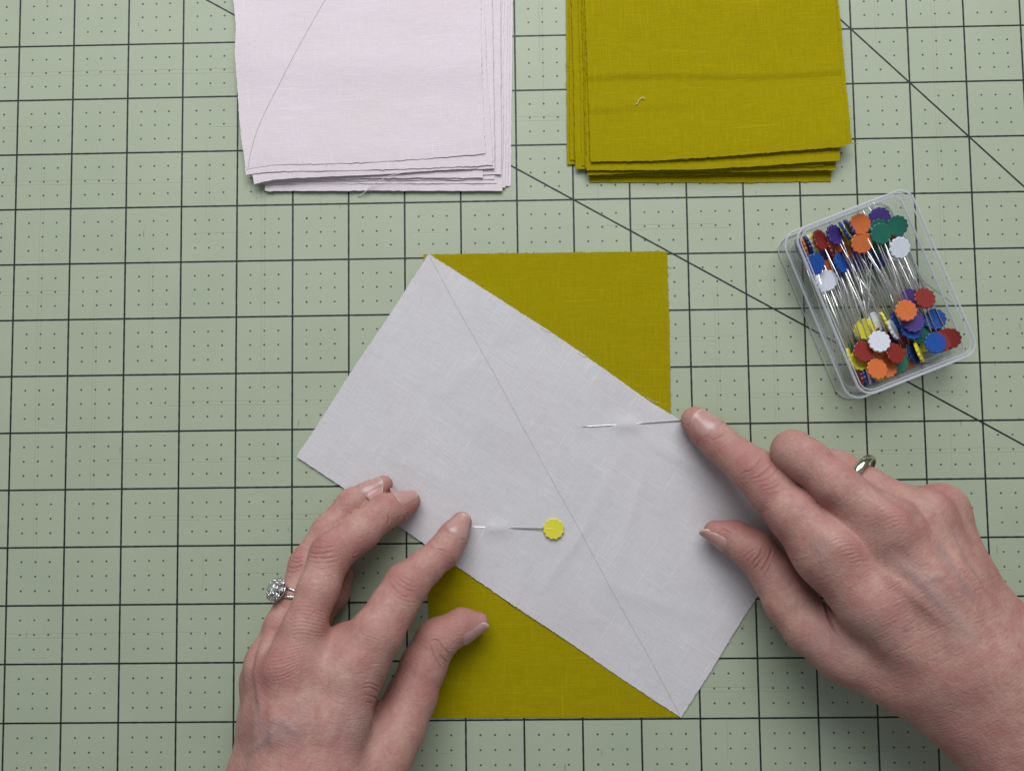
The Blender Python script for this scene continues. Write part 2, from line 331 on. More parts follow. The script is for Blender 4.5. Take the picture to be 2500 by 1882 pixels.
def stack_piece(conv, bottom, left, right, z0, lift, mat, seed, cell, label, group, waves=0.25, fringe=None, crease=None):
    """bottom: crop points left>right; left/right: points going up from the bottom corner; the sheet is 206 mm long"""
    n = len(bottom)
    def zlift(u): return z0 + (lift[0] * (1 - u) + lift[1] * u)
    B = np.array([at(*conv(*p), zlift(i / (n - 1)))[:2] for i, p in enumerate(bottom)])
    def side(pts, c):
        P = [B[c]] + [at(*conv(*p), z0)[:2] for p in pts]
        d = P[-1] - P[0]; d /= np.linalg.norm(d); have = np.linalg.norm(P[-1] - P[0])
        P += [P[0] + d * (have + (206 - have) * 0.5), P[0] + d * 206]; return np.array(P)
    Lc, Rc = side(left, 0), side(right, -1); T_ = np.array([Lc[-1], Rc[-1]])
    w1 = smoothnoise(400, 40, 1, seed); w2 = smoothnoise(400, 55, 1, seed + 50)
    def zf(U, V, X, Y):
        e = np.exp(-(V * 206 / 22.0) ** 2)
        z = z0 + (lift[0] * (1 - U) + lift[1] * U) * e
        ii = (U * 399).astype(int); jj = (V * 399).astype(int)
        z = z + waves * (w1[ii] * (0.3 + 0.7 * e) * 0.5 + w2[jj] * 0.3) * np.clip(np.minimum(V * 10 + .4, 1), 0, 1)
        if crease: z = z + crease(U, V, X, Y)
        return z
    o = cloth_piece('fabric_rectangle', B, Rc, T_, Lc, zf, mat, cell, seed, fray=0.09, fringe=fringe, fringe_sides='B' if mat is M_PINK else 'BRL')
    return tag(o, label, 'fabric piece', group)

c2 = lambda x, y: (560 + .31646 * x, .31646 * y)
c3 = lambda x, y: (1350 + .34358 * x, .34358 * y)
GP = 'blush pink fabric rectangles stacked on the mat'; GO = 'mustard fabric rectangles stacked on the mat'
PK = [
 ([(330, 1430), (1200, 1432), (2170, 1436)], [(255, 0)], [(2187, 0)], (0, 0), 'bottom blush pink rectangle, its edge reaching farthest right in the pink stack'),
 ([(320, 1440), (2150, 1436)], [(240, 0)], [(2168, 0)], (0, 0), 'second blush pink rectangle from the bottom, a sliver showing at the right of the stack'),
 ([(300, 1445), (2128, 1447)], [(230, 0)], [(2148, 0)], (0, 0), 'third blush pink rectangle from the bottom, corner just right of the long front sheet'),
 ([(275, 1475), (1200, 1473), (2108, 1474)], [(200, 0)], [(2120, 0)], (0, 0), 'blush pink rectangle reaching lowest toward the hands, with the loose thread crossing its edge'),
 ([(258, 1420), (1000, 1419), (2062, 1416)], [(190, 0)], [(2104, 0)], (0, 0), 'blush pink rectangle whose long front edge lies straight just above the lowest one'),
 ([(240, 1402), (1100, 1395), (2045, 1385)], [(185, 0)], [(2060, 0)], (0, 0), 'blush pink rectangle in mid stack with its front edge almost hidden'),
 ([(235, 1400), (1200, 1376), (2097, 1346)], [(180, 0)], [(2090, 0)], (0, 0), 'blush pink rectangle with its lower right corner sticking out between slivers of the pink stack'),
 ([(250, 1424), (330, 1392), (900, 1376), (1500, 1372), (1955, 1372)], [(170, 0)], [(1945, 600), (1930, 0)], (0, 0), 'narrow set blush pink rectangle whose lower right corner stops short of its neighbours'),
 ([(190, 1422), (300, 1390), (700, 1368), (1200, 1346), (1700, 1310), (2048, 1300)], [(150, 1150), (130, 700), (125, 0)], [(2040, 850), (2027, 0)], (.9, .2), 'third blush pink rectangle from the top, its left front corner curling up'),
 ([(126, 1352), (250, 1330), (500, 1322), (1000, 1315), (1500, 1300), (2034, 1276)], [(115, 1100), (85, 760), (85, 400), (80, 0)], [(2012, 900), (1987, 600), (1966, 0)], (.9, .4), 'second blush pink rectangle from the top, a strip along two sides of it'),
 ([(130, 1310), (210, 1290), (350, 1270), (700, 1266), (1000, 1256), (1300, 1240), (1600, 1218), (1850, 1195), (1976, 1185)],
  [(112, 1190), (90, 1050), (64, 760), (60, 560), (42, 470), (60, 230), (45, 130), (30, 0)], [(1960, 900), (1946, 500), (1940, 0)], (.7, .5), 'topmost blush pink fabric rectangle with a curved pencil line near its wavy left edge')]
top_pink = None
for i, (b, l, r, lf, lab) in enumerate(PK):
    last = i == len(PK) - 1
    pz = 0.4 + i * 0.38
    def bulge(U, V, X, Y):
        return 0.9 * np.exp(-((U - .02) / .10) ** 2) * np.exp(-((V * 206 - 60) / 16) ** 2) + 0.5 * np.exp(-((V * 206 - 48 + 8 * U) / 9) ** 2) * np.clip(U * 2, 0, 1)
    o = stack_piece(c2, b, l, r, pz, lf, M_PINK, 10 + i, 1.2 if i > 8 else 2.2, lab, GP, 0.30, 0.22 if i > 6 else 0, bulge if last else None)
    if last: top_pink = o
OL = [
 ([(260, 1296), (1250, 1300), (1974, 1290)], [(235, 0)], [(1960, 0)], (0, 0), 'bottom mustard rectangle, the one reaching lowest toward the clear pin box'),
 ([(100, 1169), (1000, 1172), (1950, 1176)], [(96, 400), (93, 0)], [(1945, 0)], (0, 0), 'mustard rectangle whose left edge reaches farthest left in the mustard stack'),
 ([(120, 1136), (1900, 1150)], [(116, 0)], [(1930, 0)], (0, 0), 'mustard rectangle second from the left edge of the stack, a thin sliver'),
 ([(256, 1252), (1000, 1248), (1982, 1224)], [(220, 0)], [(1972, 0)], (0, 0), 'low mustard rectangle whose front edge lies just behind the bottom sheet'),
 ([(160, 1203), (1000, 1200), (1900, 1200)], [(146, 500), (130, 0)], [(1930, 0)], (0, 0), 'mustard rectangle with its left front corner showing as a wide step'),
 ([(204, 1177), (1900, 1190)], [(198, 600), (178, 0)], [(1940, 0)], (0, 0), 'mustard rectangle in mid stack, left edge a frayed sliver'),
 ([(243, 1246), (700, 1226), (1500, 1222), (2009, 1209)], [(215, 0)], [(1998, 0)], (0, 0.3), 'mustard rectangle in the shade under the lifted right front corner'),
 ([(230, 1192), (1000, 1200), (1925, 1184)], [(222, 600), (202, 0)], [(1985, 0)], (0, 0.4), 'mustard rectangle with its front edge hidden in the dark gap of the stack'),
 ([(240, 1212), (1000, 1208), (1500, 1180), (2038, 1141)], [(232, 600), (214, 0)], [(2030, 700), (2004, 0)], (0.2, 1.8), 'third mustard rectangle from the top, showing as a broad strip along the front'),
 ([(312, 1158), (1200, 1116), (1800, 1062), (2123, 1020)], [(290, 500), (240, 0)], [(2087, 700), (2063, 380), (2046, 150), (2023, 0)], (0.2, 2.2), 'second mustard rectangle from the top, frayed right edge sticking out beyond the top one'),
 ([(268, 1150), (770, 1141), (1250, 1110), (1760, 1068), (2084, 1043)], [(256, 800), (245, 540), (230, 100), (226, 0)], [(2062, 700), (2034, 400), (2014, 100), (2009, 0)], (0.4, 2.6), 'topmost mustard fabric rectangle with a pressed fold line and a scrap of white lint')]
for i, (b, l, r, lf, lab) in enumerate(OL):
    last = i == len(OL) - 1
    yc = at(*c3(1000, 545), 6)[1]
    def fold(U, V, X, Y):
        d = Y - yc - 0.8 * np.sin(U * 7); return 0.36 * np.tanh(d / 0.7) * np.exp(-np.abs(d) / 12) + 0.3 * np.tanh((Y - yc + 14.5 - 3 * U) / 1.0) * np.exp(-np.abs(Y - yc + 14.5) / 6) * np.exp(-(U / .35) ** 2)
    stack_piece(c3, b, l, r, 0.4 + i * 0.46, lf, M_OLIVE, 40 + i, 1.2 if i > 8 else 2.2, lab, GO, 0.22, 0.8 if i > 7 else 0.5, fold if last else None)

# pencil line on the top pink sheet, a flat ribbon riding on the cloth
def surface_z(o, pts):
    me = o.data; n = len(me.vertices); co = np.empty(n * 3, np.float32); me.vertices.foreach_get('co', co); co = co.reshape(-1, 3) / MM
    co = co[: int(n * .48)]; return np.array([co[np.argmin((co[:, 0] - p[0]) ** 2 + (co[:, 1] - p[1]) ** 2), 2] for p in pts])
def ribbon(name, P, w, mat, parent, over, jit=0.05, seed=3):
    q = np.random.default_rng(seed); n = len(P); zs = surface_z(over, P); zs = np.convolve(np.r_[[zs[0]] * 3, zs, [zs[-1]] * 3], np.ones(7) / 7, 'valid')
    T = np.gradient(P[:, :2], axis=0); T /= np.linalg.norm(T, axis=1)[:, None]; N = np.c_[-T[:, 1], T[:, 0]]
    j = q.normal(0, jit, n)[:, None] * N; ww = w * (0.5 + 0.25 * q.random(n))[:, None]
    V = np.vstack([np.c_[P[:, :2] + j + N * ww, zs + 0.07], np.c_[P[:, :2] + j - N * ww, zs + 0.07]])
    return mesh_obj(name, V, [(i, i + 1, n + i + 1, n + i) for i in range(n - 1)], mat, parent)
pl = np.array([at(*c2(*p), 6.2) for p in [(136, 1285), (150, 1200), (190, 1040), (235, 920), (290, 800), (360, 665), (430, 530), (500, 395), (570, 265), (645, 130), (720, 0)]])
pl = spline(np.vstack([pl, pl[-1] + (pl[-1] - pl[-2]) * 1.2]), 200)
ribbon('pencil_line', pl, 0.20, M_PENCIL, top_pink, top_pink)

# ---------------------------------------------------------------- the two rectangles being pinned
D = lambda x, y: (x * 2500 / 2212, y * 2500 / 2212)
def curve(pts, z): return np.array([at(*D(*p), z)[:2] for p in pts])
OZ, PZ = 0.45, 0.95
o = cloth_piece('fabric_rectangle', curve([(927, 1550), (1200, 1549), (1470, 1548)], OZ), curve([(1470, 1548), (1461, 1250), (1449, 890), (1446, 700), (1441, 543)], OZ),
    curve([(915, 550), (1180, 546), (1441, 543)], OZ), curve([(927, 1550), (925, 1290), (920, 900), (915, 550)], OZ),
    lambda U, V, X, Y: OZ + 0.08 * np.sin(X / 9) * np.sin(Y / 13), M_OLIVE, 1.2, 71, fringe=0.7)
tag(o, 'mustard fabric rectangle lying flat on the mat under the pinned pale one', 'fabric piece')
tl, bl_, br_ = np.array((926, 549.)), np.array((640, 986.)), np.array((1471, 1549.)); tr_ = np.array((1757, 1098.))
def edge(a, b, bow, n=9, ph=0):
    t = np.linspace(0, 1, n)[:, None]; d = (b - a) / np.linalg.norm(b - a); nn = np.array([-d[1], d[0]])
    return [tuple(p) for p in a + (b - a) * t + nn * (bow * np.sin(np.pi * t) + 1.6 * np.sin(t * 11 + ph) * np.sin(np.pi * t))]
pinspots = [(at(*D(1353, 917), 1), .66), (at(*D(1077, 1140), 1), .66)]
def zpale(U, V, X, Y):
    z = PZ + 0.10 * np.sin(X / 11 + Y / 17) + 0.08 * np.sin(Y / 8 - X / 21)
    for c, h in pinspots:
        z = z + h * np.exp(-(np.abs((X - c[0]) / 5.6)) ** 4 - (np.abs(Y - c[1]) / 3.0) ** 1.7) + 0.15 * np.exp(-((X - c[0]) / 16) ** 2 - ((Y - c[1]) / 5) ** 2)
    # soft puckers pulled by the fingers
    for (cx, cy, dx, dy, a, w, ln) in ((1360, 1120, .35, -1, .4, 2.8, 26), (1230, 1190, .6, -.8, .35, 2.6, 24), (1500, 1010, .8, .5, .4, 3.2, 22), (1300, 1060, .5, -.9, .3, 2.6, 20), (900, 1010, .9, .4, .2, 4, 26), (1010, 800, .7, -.7, .2, 4, 40), (1420, 1300, .9, .3, .25, 4, 30), (1120, 1260, .3, -.9, .3, 3, 22)):
        c = at(*D(cx, cy), 1); n_ = math.hypot(dx, dy); ax, ay = dx / n_, -dy / n_
        s = (X - c[0]) * ax + (Y - c[1]) * ay; t = -(X - c[0]) * ay + (Y - c[1]) * ax
        z = z + a * np.exp(-(s / ln) ** 2 - (t / w) ** 2)
    return z
pale = cloth_piece('fabric_rectangle', curve([(640, 986), (760, 1066), (925, 1180), (1000, 1232), (1105, 1304), (1220, 1380), (1335, 1460), (1400, 1503), (1471, 1549)], PZ), curve(edge(br_, tr_, 0), PZ), curve([(926, 549), (1060, 634), (1190, 717), (1270, 772), (1400, 865), (1470, 907), (1600, 994), (1757, 1098)], PZ), curve(edge(bl_, tl, 0), PZ),
    zpale, M_PALE, 0.9, 83, fringe=0.9)
tag(pale, 'pale lilac fabric rectangle laid aslant over the mustard one with a ruled pencil diagonal', 'fabric piece')
a_, b_ = at(*D(929, 556), PZ), at(*D(1469, 1543), PZ)
ribbon('pencil_line', np.linspace(a_, b_, 420) + np.c_[smoothnoise(420, 30, 0.12, 5), smoothnoise(420, 30, .08, 6), np.zeros(420)], 0.16, M_PENCIL, pale, pale, 0.03)

# loose fibres
def thread(conv, pts, zs, r, mat, label):
    P = spline([at(*conv(*p), z) for p, z in zip(pts, zs)], 40); V, Fc = tube(P, r, 5)
    tag(mesh_obj('loose_thread', V, Fc, mat), label, 'thread')
thread(c2, [(1440, 1322), (1330, 1335), (1220, 1365), (1120, 1420), (1050, 1480), (992, 1516)], [6, 5.4, 4.4, 3, 1.6, .4], 0.16, M_LINT, 'pale loose thread trailing from the front of the pink stack onto the mat')
thread(c3, [(583, 745), (600, 735), (612, 712), (634, 692), (655, 702)], [5.6, 5.9, 5.9, 6.0, 5.8], 0.13, M_LINT, 'white curl of lint on the topmost mustard rectangle')
thread(c3, [(2118, 1018), (2140, 1022), (2168, 1020)], [6.2, 5.6, 5], 0.16, M_LINTO, 'short mustard thread poking from the right front corner of the mustard stack')
cq = lambda x, y: (1000 + .36166 * x, 440 + .36166 * y)
thread(cq, [(1600, 1465), (1640, 1490), (1692, 1502)], [1.1, 1.3, 1.0], 0.08, M_LINT, 'pale thread end at the pale fabric edge just above the fingertip')
thread(cq, [(880, 990), (925, 1015), (950, 1028)], [1.1, 1.3, 1.0], 0.08, M_LINT, 'pale thread end midway along the upper edge of the slanted fabric')
thread(cq, [(1140, 1165), (1170, 1185), (1202, 1192)], [1.1, 1.3, 1.0], 0.08, M_LINT, 'pale thread end on the slanted edge beyond the pencil line')

# ---------------------------------------------------------------- flower head pins
def head_mesh():
    n = 96; prof = [(0.0, .52), (.80, .52), (.93, .56), (1.0, .36), (1.0, -.36), (.93, -.52), (0, -.52)]
    V, Fc = [], []
    for (s, z) in prof[1:-1]:
        for k in range(n):
            a = 2 * math.pi * k / n; r = 4.35 + 0.26 * abs(math.cos(a * 6.5 + .2)) ** .7 * 1.3 - .12
            r = 4.1 + 0.56 * abs(math.sin(a * 6)) ** 0.8
            V.append((r * s * math.cos(a), r * s * math.sin(a), z))
    m = len(prof) - 2
    for i in range(m - 1): Fc += [(i * n + k, (i + 1) * n + k, (i + 1) * n + (k + 1) % n, i * n + (k + 1) % n) for k in range(n)]
    V += [(0, 0, .50), (0, 0, -.52)]; c0, c1 = len(V) - 2, len(V) - 1
    Fc += [(c0, k, (k + 1) % n) for k in range(n)] + [(c1, (m - 1) * n + (k + 1) % n, (m - 1) * n + k) for k in range(n)]
    # the moulded rib that holds the shaft
    v2, f2 = tube([(-0.1, 0, .22), (2.0, 0, .24), (4.3, 0, .22)], [.36, .40, .38], 8); o = len(V); V += [tuple(x) for x in v2]; Fc += [tuple(i + o for i in f) for f in f2]
    return V, Fc
def shaft_mesh(L):
    return tube([(3.6, 0, .2), (L * .6, 0, .2), (L - 4, 0, .2), (L, 0, .2)], [.25, .25, .24, .03], 8)
HV, HF = head_mesh(); SV, SF = shaft_mesh(48)
head_me = {}; shaft_me = None
def pin(colour, head, tip, roll, label, group):
    """head, tip in mm; roll turns the flat head about the shaft (0 = face up)"""
    global shaft_me
    head, tip = np.array(head, float), np.array(tip, float); x = tip - head; x /= np.linalg.norm(x)
    up = np.array([0, 0, 1.0]); y = np.cross(up, x); y /= np.linalg.norm(y); z = np.cross(x, y)
    a = math.radians(roll); y2 = y * math.cos(a) + z * math.sin(a); z2 = -y * math.sin(a) + z * math.cos(a)
    root = empty('flower_pin', head); root.rotation_euler = Matrix(np.c_[x, y2, z2].tolist()).to_euler()
    tag(root, label, 'sewing pin', group)
    if colour not in head_me:
        h = mesh_obj('flower_head', HV, HF, PLAST[colour], root, smooth=False); head_me[colour] = h.data
    else:
        h = bpy.data.objects.new('flower_head', head_me[colour]); COL.objects.link(h); h.parent = root
    if shaft_me is None:
        s = mesh_obj('shaft', SV, SF, M_STEEL, root); shaft_me = s.data
    else:
        s = bpy.data.objects.new('shaft', shaft_me); COL.objects.link(s); s.parent = root
    return root
hz = at(*D(1196, 1142), 1.55); tz = at(*D(960, 1136), 0.70)
pin('yellow', hz, hz + (tz - hz) / np.linalg.norm(tz - hz) * 48, 2, 'yellow flower head pin through the pale fabric, held under the left index fingertip', 'pins holding the pale fabric')
tz = at(*D(1256, 922), 1.0); hz = at(*D(1496, 907), 1.0)
pin('white', tz + (hz - tz) / np.linalg.norm(hz - tz) * 50.6, tz, 0, 'pin through the pale fabric, its head hidden under the right index fingertip', 'pins holding the pale fabric').scale = (1.06, .9, 1)

# ---------------------------------------------------------------- clear pin box
c4 = lambda x, y: (1850 + .34234 * x, 430 + .34234 * y)
BH = 20.5
bTL, bTR, bBR = at(*c4(288, 420), BH), at(*c4(1062, 100), BH), at(*c4(1548, 1228), BH)
ax = (bTR - bTL)[:2]; ay = (bTR - bBR)[:2]; BW = np.linalg.norm(ax); BL_ = np.linalg.norm(ay); ay = ay / BL_; ax = np.array([ay[1], -ay[0]]); BW += 3.0; BL_ += 3.4
bc = (bTL[:2] + bBR[:2]) / 2
def box_ring(w, l, r, z, n=14):
    P = []
    for sx, sy, a0 in ((1, 1, 0), (-1, 1, 90), (-1, -1, 180), (1, -1, 270)):
        for k in range(n + 1):
            a = math.radians(a0 + 90 * k / n); x = sx * (w / 2 - r) + r * math.cos(a); y = sy * (l / 2 - r) + r * math.sin(a)
            P.append((*(bc + ax * x + ay * y), z))
    return P
def lathe_rings(name, rings, mat, parent, close0=True, close1=True):
    n = len(rings[0]); V = [p for r in rings for p in r]; Fc = []
    for i in range(len(rings) - 1): Fc += [(i * n + k, i * n + (k + 1) % n, (i + 1) * n + (k + 1) % n, (i + 1) * n + k) for k in range(n)]
    if close0: Fc.append(tuple(range(n - 1, -1, -1)))
    if close1: Fc.append(tuple(range((len(rings) - 1) * n, len(rings) * n)))
    return mesh_obj(name, V, Fc, mat, parent, smooth=False)
boxroot = empty('pin_box', (0, 0, 0)); tag(boxroot, 'clear plastic pin box with rounded corners, full of coloured flower head pins', 'box')
W, L = BW, BL_
# the tray stands open in its upturned lid
def wall(name, prof, mat, parent):        # prof: (inset, radius, z) going outside up, over the rim and down inside to the floor
    return lathe_rings(name, [box_ring(W - 2 * i_, L - 2 * i_, r_, z_) for i_, r_, z_ in prof], mat, parent)
wall('lid', [(-.3, 6.2, 0.2), (-.9, 6.6, 0.8), (-1.3, 6.8, 2.0), (-1.5, 6.9, 9.6), (-1.4, 6.8, 9.9), (-.5, 6.2, 9.9), (-.4, 6.1, 9.6), (-.2, 6.0, 1.5), (.5, 5.6, 1.1)], M_CLEAR, boxroot)
wall('tray', [(2.2, 4.6, 1.3), (1.5, 5.0, 1.9), (1.3, 5.2, 3.0), (.75, 5.6, 18.3), (0.05, 6.0, 18.7), (0, 6.0, 20.2), (.2, 5.9, 20.5), (1.1, 5.2, 20.5), (1.4, 5.0, 20.1), (1.8, 4.7, 18.3), (2.4, 4.4, 3.4), (3.0, 4.0, 2.6), (4.0, 3.4, 2.3)], M_CLEAR, boxroot)
def glint_line(name, inset, r_, z_, rad):  # added hazy white tube, a glint painted along a plastic edge
    P = box_ring(W - 2 * inset, L - 2 * inset, r_, z_); V, Fc = tube(P + [P[0]], rad, 8, False); return mesh_obj(name, V, Fc, M_EDGE_GLINT, boxroot)
glint_line('rim', 0.15, 6.0, 20.35, 0.42); glint_line('inner_rim_glint', 1.6, 4.9, 20.0, 0.22); glint_line('step', .5, 5.8, 18.4, 0.26)  # painted glints on the tray's rims and step
glint_line('lid_rim_glint', -1.1, 6.7, 9.8, 0.5); glint_line('lid_foot_glint', -.9, 6.5, 0.8, 0.30); glint_line('tray_foot_glint', 3.0, 4.2, 2.6, 0.35)
for (s, y) in ((-1, 13), (-1, -17), (1, 13), (1, -17)):            # the small catches on the long sides
    p = bc + ax * s * (W / 2 + .9) + ay * y; mb = MB()
    V, Fc = tube([(*(p - ay * 2.2), 11.6), (*p, 11.9), (*(p + ay * 2.2), 11.6)], [.35, .6, .35], 8); mb.add(V, Fc); mb.build('catch', M_CLEAR, boxroot)

# colour, crop x, y, height, tip crop x, y, height, roll, what sets it apart
PINS_LOW = [('purple', 470, 560), ('blue', 600, 540), ('orange', 680, 520), ('green', 760, 440), ('dark red', 940, 470), ('purple', 800, 360), ('yellow', 560, 330), ('white', 700, 400),
 ('blue', 840, 1300), ('green', 700, 1240), ('purple', 980, 1200), ('yellow', 1180, 1180), ('green', 1230, 1080), ('white', 1100, 1260), ('dark red', 900, 1130), ('blue', 1010, 1020), ('purple', 760, 1370), ('orange', 1280, 1120)]
PINS = [
 ('dark red', 430, 422, 14.5, 800, 1185, 6, -32, 'in the upper left, tilted beside the purple head'),
 ('purple', 540, 402, 12.5, 960, 1160, 6, -25, 'in the upper left, right of the dark red head'),
 ('blue', 612, 378, 11.5, 1060, 1110, 5, -66, 'on edge at the top wall between purple and orange heads'),
 ('purple', 648, 352, 12.0, 1110, 1075, 7, -74, 'standing on edge at the top wall against the largest orange head'),
 ('orange', 718, 318, 15.5, 1110, 1085, 8, 0, 'lying flat at the top of the box, the highest orange head'),
 ('orange', 740, 475, 14.0, 1200, 1200, 5, 8, 'just below the highest orange head, a pin shaft crossing it'),
 ('purple', 862, 287, 10.0, 1180, 1060, 6, 10, 'at the top right, half hidden by a green head'),
 ('green', 1005, 352, 12.0, 1190, 1150, 6, 6, 'dark, nearest the top right corner of the box'),
 ('green', 866, 382, 11.2, 1130, 1150, 6, 0, 'peeping out above the lighter green head that covers it'),
 ('green', 876, 412, 15.4, 1190, 1190, 9, 0, 'lying uppermost of the pile at the top right'),
 ('white', 1012, 512, 14.8, 1330, 1240, 5, 0, 'alone near the right wall below the green heads'),
 ('blue', 410, 626, 14.5, 620, 1400, 5, -14, 'against the left wall below the dark red head'),
 ('white', 448, 765, 12.0, 720, 1400, 5, -48, 'tilted at the left wall under the blue head'),
 ('white', 492, 745, 9.5, 760, 1400, 4, 10, 'half hidden behind the tilted white head at the left wall'),
 ('blue', 588, 622, 10.5, 930, 1340, 5, -40, 'tilted in the middle left below the purple head'),
 ('dark red', 512, 522, 9.5, 820, 1300, 4, -70, 'on edge in the dark middle of the upper left pile'),
 ('orange', 548, 482, 7.5, 900, 1240, 4, 12, 'low in the upper left pile under the crossing shafts'),
 ('orange', 318, 490, 9.5, 600, 1290, 5, -76, 'on edge in the row along the upper left wall'),
 ('navy', 288, 505, 8.5, 560, 1280, 4, -78, 'at the left end of the row along the wall'),
 ('navy', 345, 470, 10.0, 640, 1260, 5, -76, 'on edge between the orange and white heads at upper left'),
 ('white', 366, 460, 10.5, 690, 1240, 5, -74, 'on edge between blue and yellow heads at the upper left corner'),
 ('yellow', 388, 448, 11.2, 730, 1230, 6, -66, 'on edge behind the dark red head at the upper left corner'),
 ('orange', 462, 668, 7.5, 700, 1420, 3, 8, 'peeping out behind the blue head at the left wall'),
 ('purple', 700, 610, 5.0, 1010, 1330, 3, 14, 'low under the bundle of shafts left of the centre'),
 ('navy', 850, 590, 4.5, 1120, 1330, 3, 20, 'low under the bundle of shafts right of the centre'),
 ('blue', 556, 650, 5.5, 840, 1390, 3, 10, 'low beside the tilted blue head in the middle left'),
 ('purple', 662, 632, 3.8, 930, 1370, 3, -10, 'at the bottom of the box under the shafts'),
 ('green', 888, 486, 6.0, 1150, 1250, 3, 10, 'low under the two stacked green heads'),
 ('orange', 1056, 960, 16.3, 735, 210, 13, 0, 'lying uppermost in the lower right pile'),
 ('dark red', 1190, 872, 14.8, 800, 240, 9, -8, 'at the right, above the blue head by the wall'),
 ('purple', 1085, 880, 8.5, 830, 200, 5, 6, 'mostly hidden between the shafts and the dark red head'),
 ('purple', 1108, 1040, 13.6, 790, 300, 9, 4, 'just below and under the lower right orange head'),
 ('blue', 1096, 1092, 11.8, 740, 350, 7, -6, 'under the purple head in the lower right pile'),
 ('green', 1146, 1122, 8.2, 830, 380, 5, 0, 'a green sliver low in the lower right pile'),
 ('blue', 1306, 1005, 10.0, 990, 270, 6, 10, 'against the right wall below the dark red head'),
 ('dark red', 1408, 1142, 12.0, 1040, 430, 8, 34, 'nearest the lower right corner of the box'),
 ('blue', 1265, 1190, 14.2, 990, 430, 11, 0, 'lying on the dark red head in the lower right'),
 ('dark red', 1300, 1182, 11.6, 1000, 420, 7, 4, 'largely covered by the lower right blue head'),
 ('yellow', 1150, 1256, 9.5, 830, 540, 7, -56, 'tilted beside a dark blue head at the bottom wall'),
 ('navy', 1112, 1270, 7.6, 780, 540, 5, -38, 'tilted left of the tilted yellow head at the bottom wall'),
 ('white', 866, 1180, 15.6, 590, 430, 12, 0, 'lying uppermost in the lower left middle'),
 ('white', 832, 1045, 5.5, 520, 330, 4, 16, 'low, above the uppermost white head, crossed by shafts'),
 ('yellow', 765, 1092, 7.5, 440, 380, 6, 12, 'crossed by shafts, left of the low white head'),
 ('white', 966, 1096, 9.2, 640, 390, 7, -50, 'tilted in the lower middle right of a yellow edge'),
 ('yellow', 905, 1040, 7.0, 600, 330, 5, -70, 'on edge, only its rim showing in the lower middle'),
 ('dark red', 752, 1252, 14.0, 470, 500, 9, -10, 'in the lower left, partly over a yellow head'),
 ('dark red', 978, 1265, 13.2, 660, 530, 9, -20, 'in the lower middle, right of the uppermost white head'),
 ('orange', 866, 1262, 10.5, 560, 520, 6, 0, 'peeping out below the uppermost white head'),
 ('orange', 850, 1376, 14.2, 610, 640, 8, -10, 'nearest the bottom wall, partly over a yellow rim'),
 ('orange', 918, 1370, 10.2, 630, 640, 5, -4, 'half hidden right of the bottom orange head'),
 ('green', 1000, 1338, 8.2, 700, 610, 5, 4, 'a green rim showing under the lower middle dark red head'),
 ('orange', 1060, 1320, 5.6, 770, 560, 4, 12, 'low between the green rim and a dark blue head'),
 ('yellow', 730, 1312, 10.6, 430, 590, 6, -10, 'in the lower left under the dark red head'),
 ('yellow', 660, 1300, 10.0, 400, 560, 6, -60, 'tilted against the lower left wall'),
 ('dark red', 728, 1440, 7.0, 500, 700, 5, -78, 'on edge at the lower left corner'),
 ('blue', 757, 1432, 8.0, 530, 690, 5, -70, 'on edge second from the lower left corner'),
 ('white', 785, 1425, 7.6, 560, 690, 5, -70, 'a thin edge between two blue heads at the bottom wall'),
 ('blue', 812, 1412, 8.8, 580, 680, 6, -62, 'on edge third from the lower left corner'),
 ('yellow', 880, 1432, 8.6, 620, 700, 5, 0, 'a yellow rim showing under the bottom orange head'),
 ('dark red', 1078, 1185, 5.2, 760, 450, 4, 10, 'deep in the shade under the lower right blue head'),
 ('yellow', 1215, 1075, 4.4, 930, 350, 3, -20, 'low, a sliver between the shafts at the right'),
]
for (c, hx, hy, hz_, tx, ty, tz_, roll, lab) in PINS:
    h = at(*c4(hx, hy), hz_); u_ = (h[:2] - bc) @ ax; v_ = (h[:2] - bc) @ ay; mr = 6.8 - 3.6 * min(1, abs(roll) / 60)
    u_ = np.clip(u_, -W / 2 + mr, W / 2 - mr); v_ = np.clip(v_, -L / 2 + 7.0, L / 2 - 7.0); h[:2] = bc + ax * u_ + ay * v_; t_ = at(*c4(tx, ty), max(tz_, 2.4)); cn = 'blue' if c == 'navy' else c
    d = t_ - h; t_ = h + d / np.linalg.norm(d) * 46
    pin(c, h, t_, -roll if ty < hy else roll, f"{'dark blue' if c == 'navy' else c} flower head pin {lab}", 'flower head pins in the clear box')

for n_, (c, hx, hy) in enumerate(PINS_LOW):
    q = np.random.default_rng(60 + n_); h = at(*c4(hx, hy), 3.2 + q.uniform(0, 2.2)); u_ = np.clip((h[:2] - bc) @ ax, -W / 2 + 7, W / 2 - 7); v_ = np.clip((h[:2] - bc) @ ay, -L / 2 + 8.5, L / 2 - 8.5); h[:2] = bc + ax * u_ + ay * v_; sg = 1 if hy < 700 else -1
    d = np.array([*(ax * q.normal(0.08, .22) - ay * sg), q.uniform(-.02, .10)]); d /= np.linalg.norm(d)
    pin(c, h, h + d * 46, q.uniform(-40, 40), f"{c} flower head pin lying low at the {'left' if u_ < 0 else 'right'} of the {'upper' if sg > 0 else 'lower'} end", 'flower head pins in the clear box')

